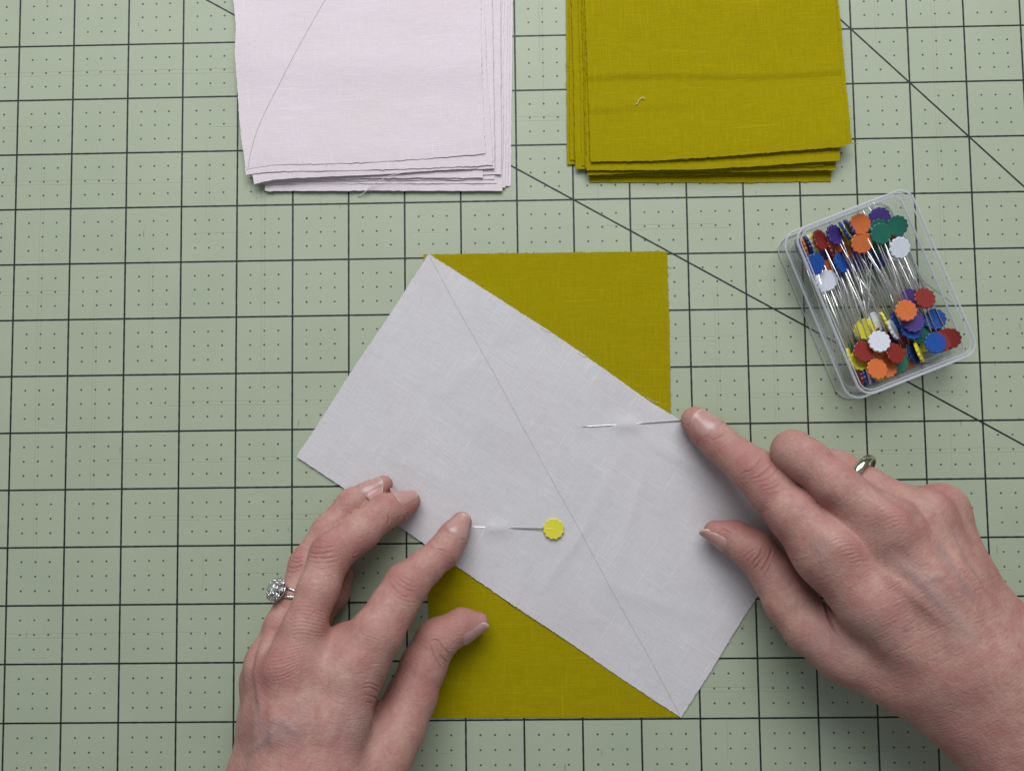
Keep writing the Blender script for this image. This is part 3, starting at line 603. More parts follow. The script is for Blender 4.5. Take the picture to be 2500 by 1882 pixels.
# ---------------------------------------------------------------- hands: signed distance fields meshed as one continuous skin
def smin(a, b, k):
    h = np.clip(0.5 + 0.5 * (b - a) / k, 0, 1); return b * (1 - h) + a * h - k * h * (1 - h)
def cone(G, A, B, ra, rb, flat=None):
    """tapered limb segment; flat=(normal, factor) squashes the section along a normal"""
    A, B = np.asarray(A, np.float32), np.asarray(B, np.float32); ab = B - A; L2 = float(ab @ ab)
    X, Y, Z = G[0] - A[0], G[1] - A[1], G[2] - A[2]
    t = np.clip((X * ab[0] + Y * ab[1] + Z * ab[2]) / L2, 0, 1)
    dx, dy, dz = X - t * ab[0], Y - t * ab[1], Z - t * ab[2]
    if flat is None: d = np.sqrt(dx * dx + dy * dy + dz * dz)
    else:
        n, f = flat; n = np.asarray(n, np.float32) / np.linalg.norm(n); s = dx * n[0] + dy * n[1] + dz * n[2]
        d = np.sqrt(np.maximum(dx * dx + dy * dy + dz * dz + s * s * (1 / (f * f) - 1), 0))
    return d - (ra + t * (rb - ra))
def surface_nets(D_, org, h):
    S = D_ < 0; nx, ny, nz = D_.shape
    cnt = sum(S[i:nx - 1 + i, j:ny - 1 + j, k:nz - 1 + k].astype(np.int8) for i in (0, 1) for j in (0, 1) for k in (0, 1))
    act = (cnt > 0) & (cnt < 8); I = np.full(act.shape, -1, np.int64); idx = np.argwhere(act); I[act] = np.arange(len(idx))
    acc = np.zeros((len(idx), 3)); num = np.zeros(len(idx)); i, j, k = idx.T
    cs = [(0, 0, 0), (1, 0, 0), (0, 1, 0), (1, 1, 0), (0, 0, 1), (1, 0, 1), (0, 1, 1), (1, 1, 1)]
    for a in range(8):
        for b in range(a + 1, 8):
            if sum(abs(cs[a][q] - cs[b][q]) for q in range(3)) != 1: continue
            da = D_[i + cs[a][0], j + cs[a][1], k + cs[a][2]]; db = D_[i + cs[b][0], j + cs[b][1], k + cs[b][2]]
            m = (da < 0) != (db < 0); t = np.where(m, da / np.where(m, da - db, 1), 0)
            p = np.array(cs[a])[None] + t[:, None] * (np.array(cs[b]) - np.array(cs[a]))[None]
            acc += np.where(m[:, None], p, 0); num += m
    V = (idx + acc / num[:, None]) * h + org; Fs = []
    for ax_ in range(3):
        sl0 = [slice(None)] * 3; sl1 = [slice(None)] * 3; sl0[ax_] = slice(0, -1); sl1[ax_] = slice(1, None)
        A, B = S[tuple(sl0)], S[tuple(sl1)]; e = np.argwhere(A != B); u, v = [q for q in range(3) if q != ax_]
        ok = (e[:, u] > 0) & (e[:, v] > 0) & (e[:, u] < act.shape[u]) & (e[:, v] < act.shape[v]); e = e[ok]
        fl = A[tuple(e.T)]
        def at_(du, dv):
            c = e.copy(); c[:, u] -= du; c[:, v] -= dv; return I[tuple(c.T)]
        q = np.stack([at_(1, 1), at_(0, 1), at_(0, 0), at_(1, 0)], -1)
        flip = ~fl if ax_ != 1 else fl
        q[flip] = q[flip][:, ::-1]; Fs.append(q)
    Fc = np.vstack(Fs); return V, Fc[(Fc >= 0).all(1)]
def seg_dist(P, pts):
    """distance of each 2-D point to a polyline, and the parameter 0..1 along it"""
    best = np.full(len(P), 1e9); tt = np.zeros(len(P)); n = len(pts) - 1
    for i in range(n):
        a, b = np.array(pts[i], float), np.array(pts[i + 1], float); ab = b - a
        t = np.clip(((P - a) @ ab) / max(ab @ ab, 1e-9), 0, 1); d = np.linalg.norm(P - a - t[:, None] * ab, axis=1)
        m = d < best; best[m] = d[m]; tt[m] = (i + t[m]) / n
    return best, tt
BV = {}
def build_hand(conv, k, segs, palm, z_floor, h, patches, creases, veins, axis, label, groove=()):
    """conv: crop pixel -> photo pixel, k: its scale. segs: chains of (x, y, z_mm, r_crop_px)."""
    def J(p):
        P = at(*conv(p[0], p[1]), p[2]); dist = (CP - P) @ CR[:, 2]; return P, p[3] * k * dist / F
    allj = [J(p) for ch in list(segs.values()) + palm for p in ch[0]]
    lo = np.min([P - r for P, r in allj], axis=0) - 4; hi = np.max([P + r for P, r in allj], axis=0) + 4
    lo[2] = z_floor - 1.5 * h; n = np.ceil((hi - lo) / h).astype(int)
    G = [lo[q] + h * np.arange(n[q], dtype=np.float32).reshape([-1 if w == q else 1 for w in range(3)]) for q in range(3)]
    def chain(ch):
        pts, kk = ch[0], ch[1]; flat = ch[2] if len(ch) > 2 else None; d = None
        js = [J(p) for p in pts]
        for (A, ra), (B, rb) in zip(js[:-1], js[1:]):
            c = cone(G, A, B, ra, rb, flat); d = c if d is None else smin(d, c, kk * .7)
        return d
    pd = None
    for ch in palm:
        c = chain(ch); pd = c if pd is None else smin(pd, c, ch[3] if len(ch) > 3 else 9.0)
    fd = None
    for nm, ch in segs.items():
        c = chain(ch) + 0.12; fd = c if fd is None else smin(fd, c, 0.7)
    Dd = smin(pd, fd, 6.0); Dd = smin(Dd, (z_floor - G[2]) * -1 * -1 + 0 * Dd, 0.01) if False else np.maximum(Dd, z_floor - G[2])
    V, Fc = surface_nets(Dd.astype(np.float64), lo, h); del Dd, pd, fd
    o = mesh_obj('skin', V, Fc)
    md = o.modifiers.new('s', 'SUBSURF'); md.levels = 1; md.render_levels = 1
    dg = bpy.context.evaluated_depsgraph_get(); me2 = bpy.data.meshes.new_from_object(o.evaluated_get(dg)); old = o.data
    o.modifiers.clear(); o.data = me2; bpy.data.meshes.remove(old); me = me2
    N = len(me.vertices); co = np.empty(N * 3, np.float32); me.vertices.foreach_get('co', co); co = co.reshape(-1, 3).astype(float) / MM
    no = np.empty(N * 3, np.float32); me.vertices.foreach_get('normal', no); no = no.reshape(-1, 3).astype(float)
    PX = proj(co); up = np.clip(((CP - co) / np.linalg.norm(CP - co, axis=1)[:, None] * no).sum(1) * 3 + .35, 0, 1)
    zv = co[:, 2]; tone = np.zeros((N, 3)); disp = np.zeros(N)
    for (cv, x, y, rx, ry, ang, chn, amt, hgt) in patches:      # soft patches: 0 red, 1 vein blue, 2 pale; hgt mm of relief
        c = np.array(cv(x, y)); s = cv(1, 0)[0] - cv(0, 0)[0]; a = math.radians(ang); dd = (PX - c) / s
        u = dd[:, 0] * math.cos(a) + dd[:, 1] * math.sin(a); v = -dd[:, 0] * math.sin(a) + dd[:, 1] * math.cos(a)
        g = np.exp(-((u / rx) ** 2 + (v / ry) ** 2)); tone[:, chn] += amt * g; disp += hgt * g
    for (cv, pts, w, dep, redn) in creases:                     # w in photo px, dep in mm
        P = [cv(*p) for p in pts]; P = spline(np.array(P), 4 * len(P)) if len(P) > 2 else np.array(P, float)
        m = (PX[:, 0] > P[:, 0].min() - 14) & (PX[:, 0] < P[:, 0].max() + 14) & (PX[:, 1] > P[:, 1].min() - 14) & (PX[:, 1] < P[:, 1].max() + 14)
        if not m.any(): continue
        d, t = seg_dist(PX[m], P); f = np.clip(np.minimum(t, 1 - t) * 5, 0, 1) ** .7
        dep = dep * 1.1; disp[m] += (-dep * np.exp(-(d / w) ** 2) + dep * 0.30 * np.exp(-((d - 2.6 * w) / (1.5 * w)) ** 2)) * f
        tone[m, 0] += redn * np.exp(-(d / (w * 1.5)) ** 2) * f
    for (cv, pts, w, hgt, blue) in veins:
        P = [cv(*p) for p in pts]; P = spline(np.array(P), 4 * len(P)) if len(P) > 2 else np.array(P, float)
        d, t = seg_dist(PX, P); f = np.clip(np.minimum(t, 1 - t) * 4, 0, 1)
        disp += hgt * np.exp(-(d / w) ** 2) * f; tone[:, 1] += blue * np.exp(-(d / w) ** 2) * f
    co += no * (disp * up)[:, None]; tone *= up[:, None]
    # fingertips and the pads near the table are a little redder skin
    me.vertices.foreach_set('co', (co * MM).astype(np.float32).ravel()); me.update()
    me.polygons.foreach_set('use_smooth', [True] * len(me.polygons))
    me.materials.append(M_SKIN); float_attr(o, 'tone', np.clip(tone, 0, 1))
    a = np.array(conv(*axis[1])) - np.array(conv(*axis[0])); a = a / np.linalg.norm(a) * [1, -1]; s = co[:, 0] * a[0] + co[:, 1] * a[1]; c_ = -co[:, 0] * a[1] + co[:, 1] * a[0]
    lay = me.uv_layers.new(name='UVMap'); li = np.empty(len(me.loops), np.int32); me.loops.foreach_get('vertex_index', li)
    lay.data.foreach_set('uv', np.c_[s, c_ + co[:, 2] * .5][li].astype(np.float32).ravel())
    o.name = 'hand'; me.name = 'hand'
    from mathutils.bvhtree import BVHTree
    BV[o.name] = BVHTree.FromObject(o, bpy.context.evaluated_depsgraph_get())
    tag(o, label, 'hand', 'pair of hands pinning the fabric'); return o, J
def nail(hand, J, dip, tip, normal, s0, Ln, half, dr=0.0, free=0.07, lean=0.0):
    """a curved plate on the back of the last joint: starts s0 mm beyond the joint, half = half angle in degrees"""
    (A, ra), (B, rb) = J(dip), J(tip); ax_ = (B - A) / np.linalg.norm(B - A); tot = np.linalg.norm(B - A)
    n = np.asarray(normal, float); n -= ax_ * (n @ ax_); n /= np.linalg.norm(n); s = np.cross(ax_, n); nu, nv = 17, 19; V, C = [], []
    bv = BV[hand.name]; RR = np.full((nv, nu), np.nan); AX = np.zeros((nv, nu, 3)); DR = np.zeros((nv, nu, 3)); TV = np.zeros((nv, nu, 2))
    for j in range(nv):
        for i in range(nu):
            u = -1 + 2 * i / (nu - 1); v = j / (nv - 1)
            v0 = 0.16 * abs(u) ** 2.2; v1 = 1 - 0.30 * abs(u) ** 2.6
            vv = v0 + (v1 - v0) * v; q = s0 + vv * Ln
            an = math.radians(half) * u * (0.84 + 0.16 * min(1, vv * 3)) * (1 - .05 * vv)
            d = n * math.cos(an) + s * math.sin(an); p = A + ax_ * q; AX[j, i] = p; DR[j, i] = d; TV[j, i] = (u, vv)
            hit = bv.ray_cast(Vector((p + d * 25) * MM), Vector(-d), 0.05)
            if hit[0] is not None and q < tot + rb * .45: RR[j, i] = 25 - hit[3] / MM
    for i in range(nu):
        for j in range(1, nv):
            if np.isnan(RR[j, i]): RR[j, i] = RR[j - 1, i] - 0.10
    rowm = np.nanmedian(RR, axis=1); RR = 0.55 * RR + 0.45 * rowm[:, None]
    for _ in range(3):
        Q = np.pad(RR, 1, mode='edge'); RR = (Q[:-2, 1:-1] + Q[2:, 1:-1] + Q[1:-1, :-2] + Q[1:-1, 2:] + 2 * Q[1:-1, 1:-1]) / 6
    for j in range(nv):
        for i in range(nu):
            u, vv = TV[j, i]; v = j / (nv - 1)
            r_ = RR[j, i] + dr + 0.34 - 0.55 * abs(u) ** 6 - 0.42 * max(0, 1 - vv * 6)
            V.append(AX[j, i] + DR[j, i] * r_)
            c = np.array([0.46, 0.258, 0.232])
            f = np.clip((v - (1 - free)) / .035, 0, 1); c = c * (1 - f) + np.array([.58, .43, .32]) * f
            l = np.clip(1 - math.hypot(u * .9, (vv - .04) / .22), 0, 1); c = c * (1 - .6 * l) + np.array([.47, .34, .31]) * .6 * l
            C.append(c)
    top = np.array(V); cen = A + ax_ * (s0 + Ln / 2); bot = top - (n * 0.45)[None]
    idx = np.arange(nu * nv).reshape(nv, nu); N = nu * nv
    q1 = np.stack([idx[:-1, :-1], idx[:-1, 1:], idx[1:, 1:], idx[1:, :-1]], -1).reshape(-1, 4)
    ring = np.r_[idx[0, :], idx[1:, -1], idx[-1, -2::-1], idx[-2:0:-1, 0]]; rn_ = np.roll(ring, -1)
    o = mesh_obj('fingernail', np.vstack([top, bot]), np.vstack([q1[:, ::-1], q1 + N, np.stack([ring, rn_, rn_ + N, ring + N], -1)]), M_NAIL, hand)
    float_attr(o, 'tone', np.array(C + C)); return o

# ---- left hand (crop origin 540,1120)
KL = 700 / 1530; cL = lambda x, y: (540 + KL * x, 1120 + KL * y)
z1 = lambda x, y: (540 + .2655 * x, 1440 + .2655 * y)
z3 = lambda x, y: (640 + .21627 * x, 1140 + .21627 * y)
zt = lambda x, y: (1000 + .14414 * x, 1400 + .14414 * y)
zj = lambda x, y: (840 + .3003 * x, 1120 + .3003 * y)
L_tip = dict(index=(1282, 338, 6.0, 58), middle=(1010, 226, 5.9, 56), ring=(868, 136, 5.6, 50), thumb=(1372, 872, 8.0, 56))
L_dip = dict(index=(1188, 492, 11.5, 88), middle=(868, 282, 13, 92), ring=(700, 236, 10, 78), thumb=(1150, 965, 13, 108))
segsL = {
 'index': ([L_tip['index'], (1240, 410, 8.5, 78), L_dip['index'], (1085, 580, 17, 93), (988, 672, 23, 116), (915, 790, 28, 122), (830, 930, 34, 140), (720, 1110, 35, 150)], 4.0),
 'middle': ([L_tip['middle'], (940, 258, 9.0, 78), L_dip['middle'], (740, 390, 20, 102), (590, 505, 27, 110), (520, 690, 34, 108), (440, 900, 39, 112), (385, 1090, 41, 130)], 4.0),
 'ring': ([L_tip['ring'], (790, 185, 7.5, 64), L_dip['ring'], (570, 380, 15, 80), (460, 560, 21, 92), (398, 730, 27, 90), (330, 900, 31, 100), (262, 1090, 34, 112)], 4.0),
 'pinky': ([(640, 610, 7, 70), (600, 720, 9, 80), (490, 860, 13, 88), (340, 1030, 20, 96), (225, 1180, 26, 100)], 4.0),
 'thumb': ([L_tip['thumb'], (1285, 888, 9.5, 86), L_dip['thumb'], (1080, 1102, 15, 119), (1015, 1270, 19, 130), (942, 1440, 26, 140), (850, 1620, 35, 150)], 5.0),
}
palmL = [
 ([(715, 1110, 37, 150), (640, 1400, 43, 150), (590, 1700, 47, 165), (560, 2050, 48, 190), (396, 2650, 52, 210)], 5),
 ([(385, 1090, 41, 125), (400, 1400, 48, 130), (400, 1700, 51, 160), (400, 2050, 50, 190), (300, 2650, 54, 210)], 5),
 ([(262, 1090, 34, 112), (290, 1400, 43, 125), (290, 1700, 47, 150), (290, 2050, 46, 180), (234, 2650, 50, 200)], 5),
 ([(222, 1180, 27, 104), (218, 1400, 34, 118), (175, 1700, 38, 140), (150, 2050, 38, 160), (150, 2650, 42, 180)], 5),
 ([(850, 1600, 34, 140), (760, 1760, 40, 150), (700, 2050, 44, 160)], 5),
 ([(640, 1250, 26, 120), (560, 1500, 30, 150), (450, 1750, 34, 170)], 5),
 ([(545, 1100, 35, 135), (652, 942, 30, 68)], 5),
 ([(770, 1420, 18, 110), (650, 1210, 18, 110)], 5),
]
R_ = 0; VN = 1; PL = 2
patchL = [ # conv, x, y, rx, ry, angle, channel, amount, height mm
 (cL, 970, 655, 95, 85, 35, R_, .75, .5), (cL, 560, 460, 95, 75, 15, R_, .75, .5), (cL, 410, 530, 60, 60, 0, R_, .6, .2),
 (cL, 300, 1110, 150, 90, -10, R_, .65, 1.3), (cL, 620, 1140, 95, 110, 30, PL, .40, 1.1), (cL, 720, 1060, 90, 70, 0, R_, .35, .4), (cL, 800, 1280, 90, 60, 0, R_, .3, 0),
 (cL, 230, 1180, 60, 120, 10, R_, .35, .5), (cL, 170, 1010, 50, 70, 0, R_, .35, .3), (cL, 540, 1060, 90, 110, 40, PL, .1, 0),
 (cL, 1290, 320, 75, 75, 0, R_, .45, 0), (cL, 1000, 210, 100, 60, -20, R_, .5, 0), (cL, 860, 150, 80, 60, -30, R_, .4, 0), (cL, 1010, 300, 90, 40, -20, R_, .4, 0),
 (cL, 1200, 500, 80, 60, -40, R_, .35, 0), (cL, 860, 330, 90, 60, -30, R_, .35, 0), (cL, 760, 460, 90, 60, -30, R_, .2, 0),
 (cL, 1250, 860, 190, 90, -15, R_, .85, 0), (cL, 1020, 1060, 130, 120, -40, R_, .6, 0), (cL, 900, 1220, 50, 90, 20, R_, .7, -.8), (cL, 1090, 1190, 80, 160, 25, R_, .3, 0),
 (cL, 670, 660, 50, 120, 10, R_, .55, 0), (cL, 520, 880, 120, 60, -30, R_, .25, 0), (cL, 660, 900, 50, 40, 0, R_, .45, 0),
 (cL, 300, 1480, 130, 90, 20, VN, .35, 0), (cL, 700, 1440, 150, 160, 0, VN, .30, -.5), (cL, 420, 1330, 60, 70, 30, VN, .35, -.3), (cL, 560, 1620, 200, 80, 0, R_, .3, 0), (cL, 480, 1240, 60, 120, 10, PL, .22, .5),
 (cL, 200, 1620, 100, 60, 0, PL, .25, 0), (cL, 960, 1500, 80, 160, 20, R_, .2, 0),
]
def arc(cv, cx, cy, rx, ry, ang, a0, a1, w, dep, red, n=7, wob=0.0, sd=0):
    q = np.random.default_rng(sd); a = math.radians(ang); P = []
    for i in range(n):
        b = math.radians(a0 + (a1 - a0) * i / (n - 1)); x = rx * math.cos(b) * (1 + wob * q.normal()); y = ry * math.sin(b) * (1 + wob * q.normal())
        P.append((cx + x * math.cos(a) - y * math.sin(a), cy + x * math.sin(a) + y * math.cos(a)))
    return (cv, P, w, dep, red)
creaseL = [
 # index PIP
 (z3, [(1440, 1300), (1470, 1350), (1530, 1410), (1600, 1455), (1660, 1470)], 1.8, .30, .7), (z3, [(1520, 1235), (1570, 1290), (1640, 1330), (1700, 1350)], 1.6, .22, .5),
 (z3, [(1560, 1225), (1640, 1260), (1720, 1310), (1780, 1370)], 1.4, .16, .3), (z3, [(1500, 1300), (1560, 1345), (1640, 1390), (1720, 1405)], 1.6, .2, .5), (z3, [(1470, 1420), (1560, 1490), (1640, 1520), (1720, 1530)], 1.5, .16, .3),
 (z3, [(1450, 1470), (1540, 1540), (1640, 1570), (1730, 1570)], 1.5, .12, .2), (z3, [(1600, 1180), (1690, 1220), (1780, 1290), (1830, 1380)], 1.5, .12, .1), (z3, [(1650, 1130), (1740, 1190), (1830, 1260)], 1.4, .1, .1),
 # index DIP
 (zj, [(690, 700), (740, 730), (800, 742), (850, 770)], 1.8, .30, .5), (zj, [(700, 720), (760, 760), (830, 780)], 1.4, .14, .2), (zj, [(720, 660), (790, 690), (850, 705)], 1.3, .1, .1), (zj, [(860, 790), (890, 830), (885, 870)], 1.4, .2, .2),
 # middle PIP
 (z3, [(590, 825), (680, 840), (770, 865), (840, 885)], 1.6, .2, .5), (z3, [(560, 900), (650, 915), (750, 910), (830, 890)], 1.6, .22, .6), (z3, [(530, 960), (600, 980), (700, 975), (790, 960)], 1.8, .28, .7),
 (z3, [(520, 1010), (620, 1030), (740, 1030), (850, 1010)], 1.6, .2, .5), (z3, [(530, 1060), (640, 1085), (760, 1080), (870, 1050)], 1.5, .18, .4), (z3, [(560, 1120), (680, 1150), (800, 1135)], 1.5, .14, .3), (z3, [(560, 1200), (700, 1230), (850, 1200)], 1.5, .1, .2),
 (z3, [(880, 780), (930, 850), (960, 930), (990, 1010)], 1.5, .14, .1), (z3, [(830, 740), (900, 790), (960, 870)], 1.4, .1, .1), (z3, [(760, 700), (860, 720), (940, 780)], 1.4, .1, .1),
 (z3, [(1010, 1010), (1060, 1020), (1120, 980)], 1.6, .4, .4), (z3, [(1020, 990), (1060, 960)], 1.4, .2, .2),
 # middle DIP and side folds
 (z3, [(1230, 385), (1300, 375), (1370, 395)], 1.6, .18, .3), (z3, [(1250, 430), (1330, 420), (1390, 440)], 1.4, .1, .1), (z3, [(1415, 540), (1428, 590), (1425, 650)], 1.8, .45, .5), (z3, [(1520, 540), (1535, 580), (1530, 610)], 1.3, .2, .2), (z3, [(1580, 540), (1600, 570), (1600, 600)], 1.3, .2, .2), (z3, [(1630, 510), (1650, 545), (1640, 575)], 1.2, .16, .2),
 # ring finger
 (z3, [(850, 430), (920, 440), (990, 425)], 1.4, .14, .2), (z3, [(430, 940), (480, 930), (520, 945)], 1.5, .18, .4), (z3, [(340, 1020), (410, 1035), (480, 1010)], 1.7, .24, .6), (z3, [(310, 1060), (390, 1080), (470, 1060)], 1.5, .18, .4), (z3, [(290, 1130), (380, 1140), (470, 1100)], 1.7, .22, .6), (z3, [(270, 1180), (350, 1190), (440, 1160)], 1.4, .14, .3), (z3, [(250, 1240), (330, 1250), (410, 1230)], 1.4, .1, .2),
 # thumb folds
 (zt, [(350, 1180), (420, 1120), (500, 1150), (560, 1240), (640, 1330), (690, 1410)], 1.7, .28, .8), (zt, [(340, 1190), (380, 1320), (440, 1440), (520, 1560), (570, 1630)], 1.7, .28, .8), (zt, [(500, 1350), (540, 1410), (600, 1470), (645, 1500)], 1.8, .35, .6),
 (zt, [(560, 1180), (640, 1200), (720, 1240)], 1.3, .12, .3), (zt, [(400, 900), (520, 910), (640, 905)], 1.3, .12, .2), (zt, [(600, 1250), (690, 1270), (760, 1290)], 1.3, .12, .2), (zt, [(700, 760), (820, 700), (900, 650)], 1.2, .08, .1), (zt, [(720, 1130), (780, 1100), (820, 1070)], 1.4, -.15, 0),
 # index knuckle side wrinkles
 (z1, [(1300, 870), (1370, 860), (1470, 900)], 1.8, .3, .2), (z1, [(1290, 900), (1380, 895), (1460, 950)], 1.8, .3, .2), (z1, [(1320, 960), (1400, 980), (1440, 1010)], 1.8, .3, .3), (z1, [(1330, 1030), (1400, 1040), (1440, 1060)], 1.6, .25, .2), (z1, [(1440, 780), (1500, 800), (1530, 740)], 1.6, .2, .1),
 (z1, [(1410, 980), (1440, 1000), (1420, 1050), (1400, 1080)], 1.6, .5, .3),
]
for i in range(9): creaseL.append((z1, [(430 + 6 * i, 560 + 34 * i), (560, 545 + 34 * i + (i % 2) * 8), (680, 520 + 30 * i), (800, 500 + 20 * i)], 1.7, .16, .22))       # fan behind the middle knuckle
for i in range(8): creaseL.append((z1, [(600 + 4 * i, 180 + 34 * i), (740, 150 + 36 * i), (900, 190 + 34 * i), (1000, 240 + 26 * i)], 1.6, .12, .15))
for i in range(5): creaseL.append((z1, [(860 + 14 * i, 740 + 34 * i), (920 + 10 * i, 850 + 26 * i), (1050, 930 + 24 * i), (1170, 960 + 26 * i)], 1.7, .13, .18))
for i in range(16): creaseL.append((z1, [(1150 + 8 * (i % 3), 1080 + 26 * i), (1300, 1105 + 25 * i), (1430 - 6 * i / 3, 1095 + 27 * i)], 1.4, .10, .06))
veinL = [(z1, [(420, 420), (350, 700), (360, 950), (330, 1200), (300, 1450)], 9, .9, .25), (z1, [(290, 470), (240, 700), (230, 950), (200, 1200), (150, 1500)], 8, .7, .2), (z1, [(430, 1190), (560, 1200), (650, 1280), (760, 1360)], 11, .35, .45), (z1, [(560, 1200), (440, 1340), (330, 1440), (200, 1520)], 9, .5, .5),
 (z1, [(330, 960), (340, 1150), (330, 1330)], 7, -.6, .3), (z1, [(400, 300), (330, 520), (290, 760)], 6, -.7, .15), (z1, [(520, 280), (450, 480), (380, 700)], 6, -.7, .2), (z1, [(780, 900), (850, 1150), (900, 1450)], 16, .8, 0), (z1, [(470, 1000), (480, 1250), (470, 1500)], 14, .7, 0), (z1, [(1100, 980), (1050, 1200), (1000, 1450)], 18, .6, 0)]
handL, JL = build_hand(cL, KL, segsL, palmL, 1.25, 0.8, patchL, creaseL, veinL, ((500, 1600), (700, 900)),
    'left hand with a gem ring, its index fingertip pressing the yellow headed pin', )
nail(handL, JL, L_dip['index'], L_tip['index'], (.10, .05, 1), 6.2, 11.6, 58)
nail(handL, JL, L_dip['middle'], L_tip['middle'], (-.25, .75, .9), 4.6, 11.5, 56)
nail(handL, JL, L_dip['ring'], L_tip['ring'], (-.30, .35, 1), 5.0, 10.6, 56)
nail(handL, JL, L_dip['thumb'], L_tip['thumb'], (.40, -.64, .85), 9.2, 13.2, 56, free=.10)

# ---- right hand (crop origin 1640,960)
KR = 860 / 1553; cR = lambda x, y: (1640 + KR * x, 960 + KR * y)
zr = lambda x, y: (1950 + .27624 * x, 1160 + .27624 * y)
zi = lambda x, y: (1640 + .27635 * x, 960 + .27635 * y)
R_tip = dict(index=(106, 123, 6.4, 67), thumb=(192, 610, 8.2, 52))
R_dip = dict(index=(212, 222, 11.5, 80), thumb=(372, 700, 14, 92))
segsR = {
 'index': ([R_tip['index'], (160, 172, 9, 74), R_dip['index'], (290, 285, 16, 84), (366, 345, 21, 100), (440, 425, 26, 104), (550, 540, 33, 120), (690, 700, 39, 142)], 4.0),
 'middle': ([(690, 520, 9, 62), (640, 440, 14, 76), (575, 330, 24, 90), (536, 258, 31, 92), (600, 300, 36, 94), (720, 405, 42, 100), (950, 590, 47, 118)], 4.0),
 'ring': ([(790, 520, 8, 60), (730, 440, 12, 74), (680, 330, 19, 84), (740, 345, 24, 84), (860, 412, 31, 84), (1120, 545, 42, 100)], 4.0),
 'pinky': ([(960, 620, 8, 60), (1000, 540, 12, 76), (1020, 485, 18, 80), (1190, 512, 32, 98)], 4.0),
 'thumb': ([R_tip['thumb'], (275, 640, 9.5, 76), R_dip['thumb'], (450, 800, 17, 96), (520, 920, 21, 108), (610, 1030, 26, 116), (760, 1140, 33, 124)], 5.0),
}
palmR = [
 ([(690, 700, 39, 145), (880, 920, 45, 150), (1180, 1230, 48, 160), (1500, 1560, 52, 185), (1900, 1930, 56, 200), (2420, 2430, 61, 215)], 5),
 ([(950, 590, 47, 118), (1130, 850, 52, 125), (1340, 1180, 54, 150), (1650, 1500, 57, 180), (2000, 1820, 60, 200), (2520, 2320, 65, 215)], 5),
 ([(1120, 545, 42, 104), (1240, 800, 47, 115), (1430, 1120, 50, 145), (1750, 1430, 54, 175), (2050, 1700, 58, 200), (2570, 2200, 63, 215)], 5),
 ([(1190, 512, 32, 98), (1300, 790, 38, 105), (1430, 1010, 42, 130), (1700, 1290, 46, 165), (2000, 1560, 50, 190), (2520, 2060, 55, 205)], 5),
 ([(760, 1140, 33, 120), (1000, 1270, 40, 125), (1260, 1430, 45, 140), (1500, 1620, 48, 170), (1800, 1900, 50, 190)], 5),
 ([(900, 800, 28, 120), (1100, 1000, 33, 150), (1350, 1250, 38, 170)], 5),
 ([(820, 640, 38, 90), (745, 545, 36, 56)], 5),
]
patchR = [
 (cR, 375, 325, 85, 65, 40, R_, .75, .5), (cR, 110, 190, 60, 60, 40, R_, .5, 0), (cR, 200, 200, 50, 50, 40, R_, .3, .15), (cR, 780, 680, 105, 75, 25, R_, .75, 1.2), (cR, 700, 630, 90, 50, 30, PL, .45, 1.0), (cR, 1010, 540, 90, 75, 30, R_, .6, 1.1),
 (cR, 900, 470, 70, 40, 40, PL, .3, .4), (cR, 1060, 610, 70, 60, 0, R_, .35, .3), (cR, 540, 190, 80, 50, 0, R_, .45, .2), (cR, 500, 250, 60, 60, 0, PL, .25, 0), (cR, 1200, 440, 80, 60, 30, R_, .5, .8), (cR, 1100, 470, 80, 40, 30, PL, .35, .7),
 (cR, 690, 490, 40, 30, 40, R_, .7, -.4), (cR, 600, 430, 120, 40, 42, R_, .45, 0), (cR, 350, 590, 170, 60, 15, R_, .95, 0), (cR, 460, 690, 120, 90, 45, R_, .6, 0), (cR, 380, 760, 80, 80, 40, R_, .3, 0), (cR, 230, 260, 150, 40, 42, R_, .4, 0), (cR, 420, 560, 200, 45, 50, R_, .3, 0),
 (cR, 640, 870, 50, 80, -20, R_, .55, 0), (cR, 780, 880, 130, 90, 45, R_, .2, 0), (cR, 760, 1080, 150, 120, 0, VN, .28, 0), (cR, 1000, 1330, 200, 60, 30, R_, .35, 0), (cR, 1300, 1350, 220, 80, 40, R_, .35, 0), (cR, 1280, 1500, 180, 60, 40, R_, .3, 0), (cR, 960, 960, 120, 60, 45, R_, .18, 0),
 (cR, 1030, 720, 60, 50, 40, VN, .3, -1.0), (cR, 890, 600, 55, 60, 30, VN, .2, -.9), (cR, 1090, 520, 30, 50, 30, VN, .25, -.7), (cR, 1370, 720, 60, 200, -35, R_, .3, 0), (cR, 1300, 1080, 60, 90, -40, PL, .3, 0), (cR, 1180, 930, 150, 60, 45, PL, .3, 0),
 (cR, 1032, 1035, 12, 14, 0, R_, 1.6, .15), (cR, 1032, 1035, 13, 15, 0, VN, 1.1, 0), (cR, 824, 660, 9, 10, 0, R_, .7, .1), (cR, 1478, 1075, 6, 7, 0, R_, .7, 0), (zi, 305, 420, 12, 12, 0, R_, .6, 0),
]
